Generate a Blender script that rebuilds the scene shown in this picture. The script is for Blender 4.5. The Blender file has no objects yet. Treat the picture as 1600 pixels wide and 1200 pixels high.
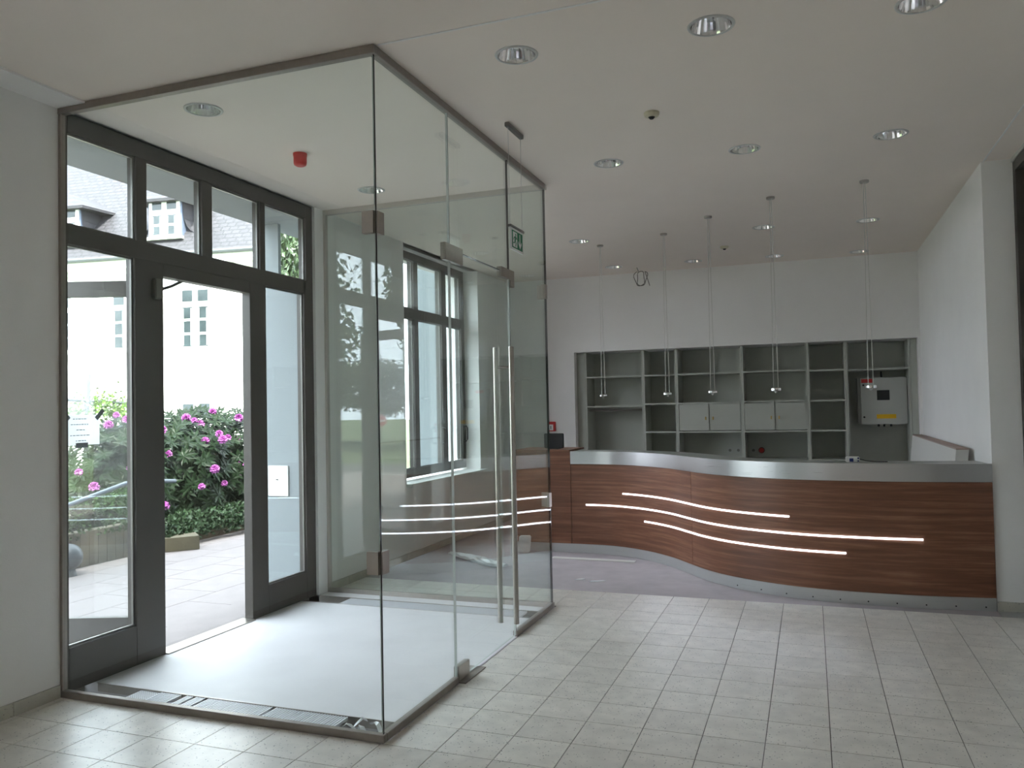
import bpy, bmesh, math, random
from mathutils import Vector, Matrix
R_ = random.Random(7)
sc = bpy.context.scene
COL = sc.collection

# ------------------------------------------------------------------ camera
CAM = Vector((4.2102, -3.581, 1.6618)); YAW, PIT, ROL, FPX = -0.3548, 0.029, -0.0199, 1255.97
_f = Vector((math.sin(YAW)*math.cos(PIT), math.cos(YAW)*math.cos(PIT), math.sin(PIT)))
_r = Vector((math.cos(YAW), -math.sin(YAW), 0)); _u = _r.cross(_f)
_r2 = _r*math.cos(ROL)+_u*math.sin(ROL); _u2 = -_r*math.sin(ROL)+_u*math.cos(ROL)
cam = bpy.data.objects.new('camera', bpy.data.cameras.new('camera')); COL.objects.link(cam)
m = Matrix((_r2, _u2, -_f)).transposed().to_4x4(); m.translation = CAM; cam.matrix_world = m
cam.data.sensor_width = 36.0; cam.data.lens = 36.0*FPX/1600.0; cam.data.clip_start = .05; cam.data.clip_end = 400
sc.camera = cam

# ------------------------------------------------------------------ world, sun, exposure
w = bpy.data.worlds.new('overcast_sky'); sc.world = w; w.use_nodes = True
bg = w.node_tree.nodes['Background']; bg.inputs[0].default_value = (.87, .94, 1.06, 1); bg.inputs[1].default_value = .95
sun = bpy.data.objects.new('sun', bpy.data.lights.new('sun', 'SUN')); COL.objects.link(sun)
sun.data.energy = 3.4; sun.data.angle = math.radians(12); sun.data.color = (1, .96, .9)
sun.rotation_euler = Vector((-.42, .55, -1.0)).to_track_quat('-Z', 'Y').to_euler()
vs = sc.view_settings; vs.view_transform = 'Standard'; vs.look = 'None'; vs.gamma = 1; vs.use_curve_mapping = False
vs.exposure = 3.5
try:
    sc.cycles.transparent_max_bounces = 32; sc.cycles.max_bounces = 9; sc.cycles.diffuse_bounces = 5; sc.cycles.glossy_bounces = 4; sc.cycles.adaptive_threshold = .02
    sc.cycles.sample_clamp_indirect = 6
except Exception: pass

H = 3.53          # ceiling height
VX, VY = 2.155, 2.815   # vestibule depth and length

# ------------------------------------------------------------------ materials
MATS = {}
def new_mat(name):
    mt = bpy.data.materials.new(name); mt.use_nodes = True; MATS[name] = mt
    nt = mt.node_tree; return mt, nt, nt.nodes['Principled BSDF']
def lin(c):
    return tuple(((v/255)/12.92 if v/255 <= .04045 else (((v/255)+.055)/1.055)**2.4) for v in c)+(1,)
def plain(name, rgb, rough=.6, metal=0., noise=0., nscale=8., bump=0., bscale=60., spec=.5):
    mt, nt, b = new_mat(name); L = nt.links
    b.inputs['Roughness'].default_value = rough; b.inputs['Metallic'].default_value = metal
    b.inputs['Specular IOR Level'].default_value = spec
    col = lin(rgb); b.inputs['Base Color'].default_value = col
    tc = nt.nodes.new('ShaderNodeTexCoord')
    if noise:
        n = nt.nodes.new('ShaderNodeTexNoise'); n.inputs['Scale'].default_value = nscale; n.inputs['Detail'].default_value = 5
        L.new(tc.outputs['Object'], n.inputs['Vector'])
        r = nt.nodes.new('ShaderNodeValToRGB'); r.color_ramp.elements[0].position = .3; r.color_ramp.elements[1].position = .7
        r.color_ramp.elements[0].color = tuple(c*(1-noise) for c in col[:3])+(1,)
        r.color_ramp.elements[1].color = tuple(min(1, c*(1+noise)) for c in col[:3])+(1,)
        L.new(n.outputs['Fac'], r.inputs['Fac']); L.new(r.outputs['Color'], b.inputs['Base Color'])
    if bump:
        n2 = nt.nodes.new('ShaderNodeTexNoise'); n2.inputs['Scale'].default_value = bscale; n2.inputs['Detail'].default_value = 4
        L.new(tc.outputs['Object'], n2.inputs['Vector'])
        bp = nt.nodes.new('ShaderNodeBump'); bp.inputs['Strength'].default_value = bump; bp.inputs['Distance'].default_value = .01
        L.new(n2.outputs['Fac'], bp.inputs['Height']); L.new(bp.outputs['Normal'], b.inputs['Normal'])
    return mt
def emit(name, rgb, s):
    mt, nt, b = new_mat(name); b.inputs['Base Color'].default_value = rgb+(1,)
    b.inputs['Emission Color'].default_value = rgb+(1,); b.inputs['Emission Strength'].default_value = s; return mt
def glass(name, tint, refl=1.0):
    mt = bpy.data.materials.new(name); mt.use_nodes = True; nt = mt.node_tree; L = nt.links
    for n in list(nt.nodes): nt.nodes.remove(n)
    out = nt.nodes.new('ShaderNodeOutputMaterial'); mix = nt.nodes.new('ShaderNodeMixShader')
    tr = nt.nodes.new('ShaderNodeBsdfTransparent'); tr.inputs[0].default_value = tint+(1,)
    gl = nt.nodes.new('ShaderNodeBsdfGlossy'); gl.inputs['Roughness'].default_value = 0.0; gl.inputs[0].default_value = (refl, refl, refl, 1)
    lw = nt.nodes.new('ShaderNodeLayerWeight'); lw.inputs['Blend'].default_value = .5
    pw = nt.nodes.new('ShaderNodeMath'); pw.operation = 'POWER'; pw.inputs[1].default_value = 5
    ma = nt.nodes.new('ShaderNodeMath'); ma.operation = 'MULTIPLY_ADD'; ma.inputs[1].default_value = .955; ma.inputs[2].default_value = .045
    L.new(lw.outputs['Facing'], pw.inputs[0]); L.new(pw.outputs[0], ma.inputs[0]); L.new(ma.outputs[0], mix.inputs[0])
    L.new(tr.outputs[0], mix.inputs[1]); L.new(gl.outputs[0], mix.inputs[2]); L.new(mix.outputs[0], out.inputs[0])
    MATS[name] = mt; return mt

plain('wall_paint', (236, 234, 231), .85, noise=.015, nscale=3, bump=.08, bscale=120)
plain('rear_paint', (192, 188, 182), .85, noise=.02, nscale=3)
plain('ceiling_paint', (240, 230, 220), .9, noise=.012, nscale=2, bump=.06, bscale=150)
plain('wall_shaded', (138, 144, 146), .9, bump=.15, bscale=80)  # white wall outdoors, greyed so the colour carries the porch shade
plain('dark_frame', (66, 61, 56), .45, noise=.06, nscale=14)
plain('bead', (120, 118, 114), .35, metal=.6)
plain('screed', (208, 206, 208), .5, noise=.05, nscale=2.2, bump=.05, bscale=40)
plain('lobby_carpet', (180, 172, 174), .85, noise=.08, nscale=5, bump=.2, bscale=200)
plain('grout', (120, 116, 110), .9)
plain('mortar', (120, 118, 112), .95, noise=.15, nscale=20)
plain('steel', (178, 172, 164), .32, metal=1., noise=.04, nscale=30)
plain('alu_light', (188, 184, 176), .4, metal=.2)
plain('steel_rail', (150, 142, 134), .4, metal=.35, noise=.05, nscale=30)
plain('grating_steel', (214, 214, 218), .4, metal=.1)
plain('chrome', (235, 235, 235), .12, metal=1.)
plain('satin_reflector', (245, 245, 245), .09, metal=1.)
plain('ring_white', (205, 205, 202), .4)
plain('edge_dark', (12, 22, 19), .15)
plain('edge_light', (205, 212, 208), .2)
plain('shelf_grey', (178, 180, 170), .6, noise=.02, nscale=5)
plain('black_plastic', (24, 25, 27), .5)
plain('red_plastic', (196, 32, 28), .45)
plain('white_plastic', (232, 232, 228), .4)
plain('cream_plastic', (206, 200, 176), .5)
plain('cabinet_grey', (178, 180, 174), .45)
plain('yellow_sticker', (232, 186, 30), .6)
plain('sign_green', (20, 128, 84), .5)
plain('sign_white', (240, 244, 240), .5)
plain('paper', (240, 242, 242), .8)
plain('ink', (120, 124, 130), .8)
plain('tape', (120, 124, 130), .5)
plain('brass', (190, 160, 96), .3, metal=1.)
plain('cable_grey', (120, 118, 112), .6)
plain('wire', (205, 203, 197), .5)
plain('film', (232, 234, 236), .3)
plain('cardboard', (170, 150, 140), .8)
plain('blue_plastic', (36, 52, 120), .5)
plain('worktop', (150, 154, 148), .35)
plain('board_white', (214, 212, 206), .6)
plain('house_wall', (246, 245, 240), .9, noise=.01, nscale=2)
plain('house_trim', (240, 240, 236), .7)
plain('gutter_zinc', (84, 88, 90), .5, metal=.3)
plain('house_pane', (46, 54, 56), .12, noise=.25, nscale=3)
plain('curtain', (150, 152, 152), .9)
plain('dormer_zinc', (92, 100, 116), .5)
plain('soil', (70, 58, 44), .95, noise=.2, nscale=10)
plain('asphalt', (80, 78, 78), .95, noise=.1, nscale=6)
plain('lawn', (72, 84, 50), .95, noise=.25, nscale=4)
plain('slab', (116, 108, 106), .85, noise=.08, nscale=5)
plain('concrete', (74, 68, 52), .9, noise=.18, nscale=7, bump=.3, bscale=30)
plain('bark', (78, 64, 50), .95, noise=.2, nscale=12)
plain('rhodo_leaf', (18, 29, 16), .4, noise=.3, nscale=9, spec=.06)
plain('flower_pink', (158, 84, 152), .6, noise=.15, nscale=12)
plain('ivy_leaf', (38, 54, 34), .5, noise=.35, nscale=9, spec=.2)
plain('hedge_leaf', (32, 56, 14), .6, noise=.3, nscale=9, spec=.15)
plain('lime_leaf', (80, 110, 26), .5, noise=.2, nscale=6)
plain('tree_leaf', (40, 60, 24), .5, noise=.3, nscale=2)
plain('rail_paint', (64, 74, 84), .4)
plain('dark_post', (60, 62, 66), .6)
plain('rubber', (40, 46, 50), .45)
plain('brick', (150, 116, 100), .9, noise=.1)
emit('led', (.74, .85, 1.0), .75)
glass('clear_glass', (.945, .98, .965))
glass('window_glass', (.975, .982, .982))

def tile_mat(name, rgb):
    mt, nt, b = new_mat(name); L = nt.links
    tc = nt.nodes.new('ShaderNodeTexCoord'); oi = nt.nodes.new('ShaderNodeObjectInfo')
    off = nt.nodes.new('ShaderNodeVectorMath'); off.operation = 'ADD'
    sc_ = nt.nodes.new('ShaderNodeVectorMath'); sc_.operation = 'SCALE'; sc_.inputs['Scale'].default_value = 37
    cmb = nt.nodes.new('ShaderNodeCombineXYZ'); L.new(oi.outputs['Random'], cmb.inputs[0]); L.new(oi.outputs['Random'], cmb.inputs[1])
    L.new(cmb.outputs[0], sc_.inputs[0]); L.new(tc.outputs['Object'], off.inputs[0]); L.new(sc_.outputs[0], off.inputs[1])
    base = lin(rgb)
    n1 = nt.nodes.new('ShaderNodeTexNoise'); n1.inputs['Scale'].default_value = 9; n1.inputs['Detail'].default_value = 6
    L.new(off.outputs[0], n1.inputs['Vector'])
    r1 = nt.nodes.new('ShaderNodeValToRGB'); r1.color_ramp.elements[0].position = .3; r1.color_ramp.elements[1].position = .72
    r1.color_ramp.elements[0].color = tuple(c*.88 for c in base[:3])+(1,); r1.color_ramp.elements[1].color = tuple(c*1.08 for c in base[:3])+(1,)
    L.new(n1.outputs['Fac'], r1.inputs[0])
    v = nt.nodes.new('ShaderNodeTexVoronoi'); v.inputs['Scale'].default_value = 92; L.new(off.outputs[0], v.inputs['Vector'])
    sep = nt.nodes.new('ShaderNodeSeparateColor'); L.new(v.outputs['Color'], sep.inputs[0])
    gt = nt.nodes.new('ShaderNodeMath'); gt.operation = 'GREATER_THAN'; gt.inputs[1].default_value = .80; L.new(sep.outputs[0], gt.inputs[0])
    lt = nt.nodes.new('ShaderNodeMath'); lt.operation = 'LESS_THAN'; lt.inputs[1].default_value = .33; L.new(v.outputs['Distance'], lt.inputs[0])
    mu = nt.nodes.new('ShaderNodeMath'); mu.operation = 'MULTIPLY'; L.new(gt.outputs[0], mu.inputs[0]); L.new(lt.outputs[0], mu.inputs[1])
    mu2 = nt.nodes.new('ShaderNodeMath'); mu2.operation = 'MULTIPLY'; L.new(mu.outputs[0], mu2.inputs[0]); L.new(sep.outputs[1], mu2.inputs[1])
    mx = nt.nodes.new('ShaderNodeMix'); mx.data_type = 'RGBA'; L.new(mu2.outputs[0], mx.inputs['Factor'])
    L.new(r1.outputs[0], mx.inputs['A']); mx.inputs['B'].default_value = lin((112, 108, 108))
    # slight shade per tile
    mr = nt.nodes.new('ShaderNodeMapRange'); mr.inputs['To Min'].default_value = .95; mr.inputs['To Max'].default_value = 1.04; L.new(oi.outputs['Random'], mr.inputs[0])
    hsv = nt.nodes.new('ShaderNodeHueSaturation'); L.new(mr.outputs[0], hsv.inputs['Value']); L.new(mx.outputs['Result'], hsv.inputs['Color'])
    L.new(hsv.outputs[0], b.inputs['Base Color'])
    b.inputs['Roughness'].default_value = .3; b.inputs['Specular IOR Level'].default_value = 1.0
    return mt
def paper_mat():
    mt, nt, b = new_mat('thin_paper'); L = nt.links; b.inputs['Base Color'].default_value = (.93, .94, .94, 1); b.inputs['Roughness'].default_value = 1.0
    t = nt.nodes.new('ShaderNodeBsdfTranslucent'); t.inputs[0].default_value = (.93, .95, .96, 1); mx = nt.nodes.new('ShaderNodeMixShader'); mx.inputs[0].default_value = .6
    L.new(b.outputs[0], mx.inputs[1]); L.new(t.outputs[0], mx.inputs[2]); L.new(mx.outputs[0], nt.nodes['Material Output'].inputs[0])
paper_mat()
tile_mat('terrazzo', (228, 223, 215))
tile_mat('terrazzo_base', (192, 188, 176))

def wood_mat(name):
    mt, nt, b = new_mat(name); L = nt.links
    uv = nt.nodes.new('ShaderNodeUVMap'); uv.uv_map = 'UVMap'
    mp = nt.nodes.new('ShaderNodeMapping'); mp.inputs['Scale'].default_value = (1.1, 26, 1); L.new(uv.outputs[0], mp.inputs[0])
    n0 = nt.nodes.new('ShaderNodeTexNoise'); n0.inputs['Scale'].default_value = 1.2; n0.inputs['Detail'].default_value = 3
    L.new(uv.outputs[0], n0.inputs['Vector'])
    n1 = nt.nodes.new('ShaderNodeTexNoise'); n1.inputs['Scale'].default_value = 1.0; n1.inputs['Detail'].default_value = 8; n1.inputs['Roughness'].default_value = .62
    n1.inputs['Distortion'].default_value = .35
    L.new(mp.outputs[0], n1.inputs['Vector'])
    mp2 = nt.nodes.new('ShaderNodeMapping'); mp2.inputs['Scale'].default_value = (9, 320, 1); L.new(uv.outputs[0], mp2.inputs[0])
    n2 = nt.nodes.new('ShaderNodeTexNoise'); n2.inputs['Scale'].default_value = 1; n2.inputs['Detail'].default_value = 2; L.new(mp2.outputs[0], n2.inputs['Vector'])
    ad = nt.nodes.new('ShaderNodeMath'); ad.operation = 'MULTIPLY_ADD'; ad.inputs[1].default_value = .22; L.new(n2.outputs['Fac'], ad.inputs[0]); L.new(n1.outputs['Fac'], ad.inputs[2])
    ad2 = nt.nodes.new('ShaderNodeMath'); ad2.operation = 'MULTIPLY_ADD'; ad2.inputs[1].default_value = .12; L.new(n0.outputs['Fac'], ad2.inputs[0]); L.new(ad.outputs[0], ad2.inputs[2])
    rp = nt.nodes.new('ShaderNodeValToRGB'); e = rp.color_ramp.elements
    e[0].position = .42; e[0].color = lin((100, 64, 46)); e[1].position = .95; e[1].color = lin((168, 120, 92))
    k = e.new(.66); k.color = lin((124, 80, 58))
    L.new(ad2.outputs[0], rp.inputs[0]); L.new(rp.outputs[0], b.inputs['Base Color']); b.inputs['Roughness'].default_value = .42
    return mt
wood_mat('walnut')
def brushed_mat(name, rgb):
    mt, nt, b = new_mat(name); L = nt.links
    uv = nt.nodes.new('ShaderNodeUVMap'); uv.uv_map = 'UVMap'
    mp = nt.nodes.new('ShaderNodeMapping'); mp.inputs['Scale'].default_value = (3, 500, 1); L.new(uv.outputs[0], mp.inputs[0])
    n = nt.nodes.new('ShaderNodeTexNoise'); n.inputs['Scale'].default_value = 1; n.inputs['Detail'].default_value = 3; L.new(mp.outputs[0], n.inputs['Vector'])
    mr = nt.nodes.new('ShaderNodeMapRange'); mr.inputs['To Min'].default_value = .22; mr.inputs['To Max'].default_value = .4; L.new(n.outputs['Fac'], mr.inputs[0])
    L.new(mr.outputs[0], b.inputs['Roughness']); b.inputs['Metallic'].default_value = 1; b.inputs['Base Color'].default_value = lin(rgb)
    return mt
brushed_mat('brushed_steel', (200, 200, 200))
brushed_mat('kick_steel', (196, 197, 196)); MATS['kick_steel'].node_tree.nodes['Principled BSDF'].inputs['Metallic'].default_value = .55
def slate_mat():
    mt, nt, b = new_mat('slate'); L = nt.links
    uv = nt.nodes.new('ShaderNodeUVMap'); uv.uv_map = 'UVMap'
    br = nt.nodes.new('ShaderNodeTexBrick'); br.inputs['Scale'].default_value = 1
    br.inputs['Brick Width'].default_value = .3; br.inputs['Row Height'].default_value = .2; br.inputs['Mortar Size'].default_value = .022
    br.inputs['Color1'].default_value = lin((50, 47, 51)); br.inputs['Color2'].default_value = lin((42, 40, 44)); br.inputs['Mortar'].default_value = lin((27, 26, 28))
    L.new(uv.outputs[0], br.inputs['Vector']); L.new(br.outputs['Color'], b.inputs['Base Color']); b.inputs['Roughness'].default_value = .6
slate_mat()

# ------------------------------------------------------------------ mesh helpers
WO = {}     # world origin of every object made
def M(n): return MATS[n]
class MB:
    def __init__(s): s.v = []; s.f = []; s.mi = []; s.uv = None
    def add(s, vs_, fs, mi=0):
        o = len(s.v); s.v += [Vector(v) for v in vs_]; s.f += [tuple(i+o for i in f) for f in fs]; s.mi += [mi]*len(fs); return s
    def box(s, x0, x1, y0, y1, z0, z1, mi=0):
        return s.add([(x0,y0,z0),(x1,y0,z0),(x1,y1,z0),(x0,y1,z0),(x0,y0,z1),(x1,y0,z1),(x1,y1,z1),(x0,y1,z1)],
                     [(0,3,2,1),(4,5,6,7),(0,1,5,4),(1,2,6,5),(2,3,7,6),(3,0,4,7)], mi)
    def obox(s, o, a, b, c, mi=0):    # corner + three edge vectors
        o, a, b, c = map(Vector, (o, a, b, c)); P = [o, o+a, o+a+b, o+b, o+c, o+a+c, o+a+b+c, o+b+c]
        F = [(0,3,2,1),(4,5,6,7),(0,1,5,4),(1,2,6,5),(2,3,7,6),(3,0,4,7)]
        if a.cross(b).dot(c) < 0: F = [f[::-1] for f in F]
        return s.add(P, F, mi)
    def tube(s, pts, r, n=10, mi=0, cap=True):
        pts = [Vector(p) for p in pts]; rings = []
        rr = r if isinstance(r, (list, tuple)) else [r]*len(pts)
        for i, p in enumerate(pts):
            t = (pts[min(i+1, len(pts)-1)]-pts[max(i-1, 0)]).normalized()
            a = t.cross(Vector((0,0,1))) if abs(t.z) < .95 else t.cross(Vector((1,0,0)))
            a.normalize(); b_ = t.cross(a)
            rings.append([p+a*rr[i]*math.cos(2*math.pi*k/n)+b_*rr[i]*math.sin(2*math.pi*k/n) for k in range(n)])
        V = [v for ring in rings for v in ring]; F = []
        for i in range(len(pts)-1):
            for k in range(n):
                F.append((i*n+k, (i+1)*n+k, (i+1)*n+(k+1)%n, i*n+(k+1)%n))
        if cap: F.append(tuple(range(n))); F.append(tuple((len(pts)-1)*n+k for k in reversed(range(n))))
        return s.add(V, F, mi)
    def lathe(s, prof, c=(0,0,0), n=24, mi=0, cap=True):    # profile (r,z)
        c = Vector(c); V = []; F = []
        for r, z in prof:
            for k in range(n): V.append(c+Vector((r*math.cos(2*math.pi*k/n), r*math.sin(2*math.pi*k/n), z)))
        for i in range(len(prof)-1):
            for k in range(n): F.append((i*n+k, i*n+(k+1)%n, (i+1)*n+(k+1)%n, (i+1)*n+k))
        if cap and prof[0][0] > 1e-5: F.append(tuple(reversed(range(n))))
        if cap and prof[-1][0] > 1e-5: F.append(tuple((len(prof)-1)*n+k for k in range(n)))
        return s.add(V, F, mi)
    def prism(s, poly, o, a, b, c, mi=0):    # 2D poly in plane (a,b) at o, extruded by c
        o, a, b, c = map(Vector, (o, a, b, c)); n = len(poly)
        P = [o+a*p[0]+b*p[1] for p in poly]; P2 = [p+c for p in P]
        F = [tuple(reversed(range(n))), tuple(range(n, 2*n))]+[(i, (i+1)%n, n+(i+1)%n, n+i) for i in range(n)]
        return s.add(P+P2, F, mi)
    def build(s, name, mats, parent=None, origin=None, smooth=False, bevel=0, uvs=None, world=True):
        if isinstance(mats, str): mats = [mats]
        if parent is not None: off = WO[parent]
        elif origin is not None: off = Vector(origin)
        else:
            xs = [v.x for v in s.v]; ys = [v.y for v in s.v]; zs = [v.z for v in s.v]
            off = Vector(((min(xs)+max(xs))/2, (min(ys)+max(ys))/2, min(zs)))
        me = bpy.data.meshes.new(name); me.from_pydata([v-off for v in s.v], [], s.f)
        for mm in mats: me.materials.append(M(mm))
        if len(mats) > 1: me.polygons.foreach_set('material_index', s.mi)
        if bevel or (uvs is None and len(s.v) < 4000):
            bm = bmesh.new(); bm.from_mesh(me); bmesh.ops.recalc_face_normals(bm, faces=bm.faces)
            if bevel: bmesh.ops.bevel(bm, geom=list(bm.edges), offset=bevel, segments=2, affect='EDGES', clamp_overlap=True)
            bm.to_mesh(me); bm.free()
        if uvs is not None:
            ul = me.uv_layers.new(name='UVMap')
            for lp in me.loops: ul.data[lp.index].uv = uvs[lp.vertex_index]
        if smooth:
            for p in me.polygons: p.use_smooth = True
        me.update()
        o = bpy.data.objects.new(name, me); COL.objects.link(o)
        if parent is not None: o.parent = parent
        else: o.location = off
        WO[o] = off
        return o
def tag(o, label=None, cat=None, group=None, kind=None):
    if label: o['label'] = label
    if cat: o['category'] = cat
    if group: o['group'] = group
    if kind: o['kind'] = kind
    return o
def empty(name, loc, label=None, cat=None, group=None, kind=None):
    o = bpy.data.objects.new(name, None); COL.objects.link(o); o.location = loc; o.empty_display_size = .1
    WO[o] = Vector(loc); return tag(o, label, cat, group, kind)
def box(name, mat, x0, x1, y0, y1, z0, z1, parent=None, bevel=0):
    return MB().box(x0, x1, y0, y1, z0, z1).build(name, mat, parent, bevel=bevel)
def copy_tree(o, parent=None, loc=None):
    c = o.copy(); COL.objects.link(c)
    if parent is not None: c.parent = parent
    if loc is not None: c.location = loc
    for ch in list(o.children): copy_tree(ch, c)
    return c
def uvbox(name, mat, x0, x1, y0, y1, z0, z1, parent=None):   # box with metric UVs, grain along the longest horizontal
    mb = MB(); uv = []
    def q(P, U): mb.add(P, [(0,1,2,3)]); uv.extend(U)
    q([(x0,y0,z0),(x1,y0,z0),(x1,y0,z1),(x0,y0,z1)], [(x0,z0),(x1,z0),(x1,z1),(x0,z1)])
    q([(x1,y1,z0),(x0,y1,z0),(x0,y1,z1),(x1,y1,z1)], [(x1,z0),(x0,z0),(x0,z1),(x1,z1)])
    q([(x1,y0,z0),(x1,y1,z0),(x1,y1,z1),(x1,y0,z1)], [(y0,z0),(y1,z0),(y1,z1),(y0,z1)])
    q([(x0,y1,z0),(x0,y0,z0),(x0,y0,z1),(x0,y1,z1)], [(y1,z0),(y0,z0),(y0,z1),(y1,z1)])
    q([(x0,y0,z1),(x1,y0,z1),(x1,y1,z1),(x0,y1,z1)], [(x0,y0),(x1,y0),(x1,y1),(x0,y1)])
    q([(x0,y1,z0),(x1,y1,z0),(x1,y0,z0),(x0,y0,z0)], [(x0,y1),(x1,y1),(x1,y0),(x0,y0)])
    return mb.build(name, mat, parent, uvs=uv)

# ================================================================== STRUCTURE
# ---- facade wall (left)
wb = MB()
wb.box(-.62, 0, -9.7, -8.0, -.1, 4.0).box(-.62, 0, -8.0, -5.2, -.1, .45).box(-.62, 0, -8.0, -5.2, 3.45, 4.0).box(-.62, 0, -5.2, .02, -.1, 4.0)
wb.box(-.12, 0, 2.66, 4.37, -.1, 4.0)                          # inner skin beside the entrance
wb.box(-.62, -.12, 2.66, 4.37, -.1, 2.80).box(-.62, -.40, 2.66, 2.70, 2.80, 3.42)   # pier cut low with an added post; the gap stands in for reflected trees
wb.box(-.62, -.12, .02, 4.37, 3.42, 4.0).box(-.12, 0, .02, 2.66, 3.53, 4.0)
wb.box(-.62, 0, 4.37, 6.5, -.1, .82).box(-.62, 0, 4.37, 6.5, 3.53, 4.0).box(-.62, 0, 6.5, 8.5, -.1, 4.0)
wb.box(-1.02, -.62, 6.5, 7.1, -.1, 4.0)                         # buttress outside the lobby window
wb.box(-.62, 0, -9.7, 8.5, 4.0, 7.6)                           # unseen upper wall, added to keep the sun off the forecourt
wl = wb.build('wall_left', ['wall_paint', 'wall_shaded'])
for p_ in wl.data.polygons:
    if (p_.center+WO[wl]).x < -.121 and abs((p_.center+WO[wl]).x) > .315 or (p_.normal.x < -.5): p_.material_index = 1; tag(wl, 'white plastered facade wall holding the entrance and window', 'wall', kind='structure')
box('access_plate', 'white_plastic', -.53, -.31, 2.645, 2.66, .885, 1.165, wl, bevel=.003)
MB().lathe([(.012, 0), (.012, .006)], (-.43, 2.643, 1.035), 12).build('plate_lock', 'black_plastic', wl)
# ---- back wall with niche
NX0, NX1, NZ, YB = 1.01, 5.50, 2.44, 7.6727
bw = MB().box(-.3, NX0, YB, 8.5, -.1, 4.0).box(NX0, NX1, YB, 8.5, NZ, 4.0).box(NX1, 5.6, YB, 8.5, -.1, 4.0).box(NX0, NX1, 8.27, 8.5, -.1, NZ)
tag(bw.build('wall_back', 'wall_paint'), 'white back wall with a long recessed shelf niche', 'wall', kind='structure')
# ---- right walls
rw = MB().box(5.53, 6.1, 3.6431, 8.5, -.1, 4.0)
tag(rw.build('wall_right', 'wall_paint'), 'white right wall ending in a corner pillar beside the counter', 'wall', kind='structure')
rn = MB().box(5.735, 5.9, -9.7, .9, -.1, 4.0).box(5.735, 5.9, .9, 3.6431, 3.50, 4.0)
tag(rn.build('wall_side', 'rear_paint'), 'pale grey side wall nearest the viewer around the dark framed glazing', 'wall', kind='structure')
tag(MB().box(7.5, 7.7, -9.7, 8.5, -.1, 4.0).box(5.9, 7.7, 3.9, 4.1, -.1, 4.0).box(5.9, 7.7, .2, .4, -.1, 4.0).build('wall_corridor', 'wall_paint'), 'white corridor wall behind the glazing at the right edge', 'wall', kind='structure')
tag(MB().box(-.62, 7.7, -9.9, -9.7, -.1, 4.0).build('wall_rear', 'rear_paint'), 'pale grey rear wall behind the viewer', 'wall', kind='structure')
# ---- roof slab over the room
tag(MB().box(-.62, 7.7, -9.9, 8.5, 4.0, 4.25).build('roof_slab', 'mortar'), 'concrete slab above the suspended ceiling', 'roof', kind='structure')

# ---- ceiling with holes for the downlights
DL = [(.762,.36),(.765,2.37),(2.801,.391),(3.803,.454),(4.753,.60),(2.804,2.459),(3.808,2.533),(4.796,2.618),(1.804,5.202),(3.795,5.361),(4.824,5.49),
      (1.774,7.039),(2.823,7.088),(3.833,7.193),(4.836,7.358)]
HS = .13; RH = .1015
cb = MB()
def cell(x0, x1, y0, y1, c=None):
    if c is None:
        cb.add([(x0,y0,H),(x1,y0,H),(x1,y1,H),(x0,y1,H)], [(3,2,1,0)]); return
    N = 32; V = []; F = []
    for k in range(N):
        a = 2*math.pi*(k+.5)/N; dx, dy = math.cos(a), math.sin(a); t = HS/max(abs(dx), abs(dy))
        V.append((c[0]+dx*RH, c[1]+dy*RH, H)); V.append((c[0]+dx*t, c[1]+dy*t, H))
    cor = []
    for k in range(N):
        k2 = (k+1)%N; F.append((2*k2, 2*k2+1, 2*k+1, 2*k))
        a0 = 2*math.pi*(k+.5)/N; a1 = 2*math.pi*(k+1.5)/N
        for q in range(4):
            aq = math.pi/4+q*math.pi/2
            if a0 < aq <= a1:
                V.append((c[0]+HS*(1 if math.cos(aq) > 0 else -1), c[1]+HS*(1 if math.sin(aq) > 0 else -1), H)); F.append((2*k+1, 2*k2+1, len(V)-1))
    cb.add(V, F)
rows = sorted(DL, key=lambda d: d[1])
cuts = [-9.8]
# split the ceiling into y strips; lights whose y-ranges touch share a strip
strips = []
for d in rows:
    if strips and d[1]-HS < strips[-1][1]+.02: strips[-1][1] = d[1]+HS; strips[-1][2].append(d)
    else: strips.append([d[1]-HS, d[1]+HS, [d]])
prev = -9.8
for y0, y1, ds in strips:
    cell(-.12, 7.6, prev, y0)
    px = -.12
    for d in sorted(ds):
        cell(px, d[0]-HS, y0, y1); px = d[0]+HS
        if d[1]-HS-y0 > 1e-4: cell(d[0]-HS, d[0]+HS, y0, d[1]-HS)
        if y1-d[1]-HS > 1e-4: cell(d[0]-HS, d[0]+HS, d[1]+HS, y1)
        cell(0, 0, 0, 0, d)
    cell(px, 7.6, y0, y1); prev = y1
cell(-.12, 7.6, prev, 8.4)
tag(cb.build('ceiling', 'ceiling_paint'), 'white suspended plaster ceiling with round downlight openings', 'ceiling', kind='structure')
tag(box('trim_1', 'wall_paint', 2.19, 5.735, -.006, .006, H-.004, H), 'thin pale ceiling seam running on from the glass corner', 'seam', kind='structure')
tag(box('trim_2', 'wall_paint', 5.54, 5.552, -6, 3.6431, H-.004, H), 'thin pale ceiling seam leading to the corner pillar', 'seam', kind='structure')
tag(box('trim_3', 'wall_paint', 0, .222, -9.7, -.021, H-.012, H), 'pale ceiling strip along the facade wall beside the vestibule', 'trim', kind='structure')

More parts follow.
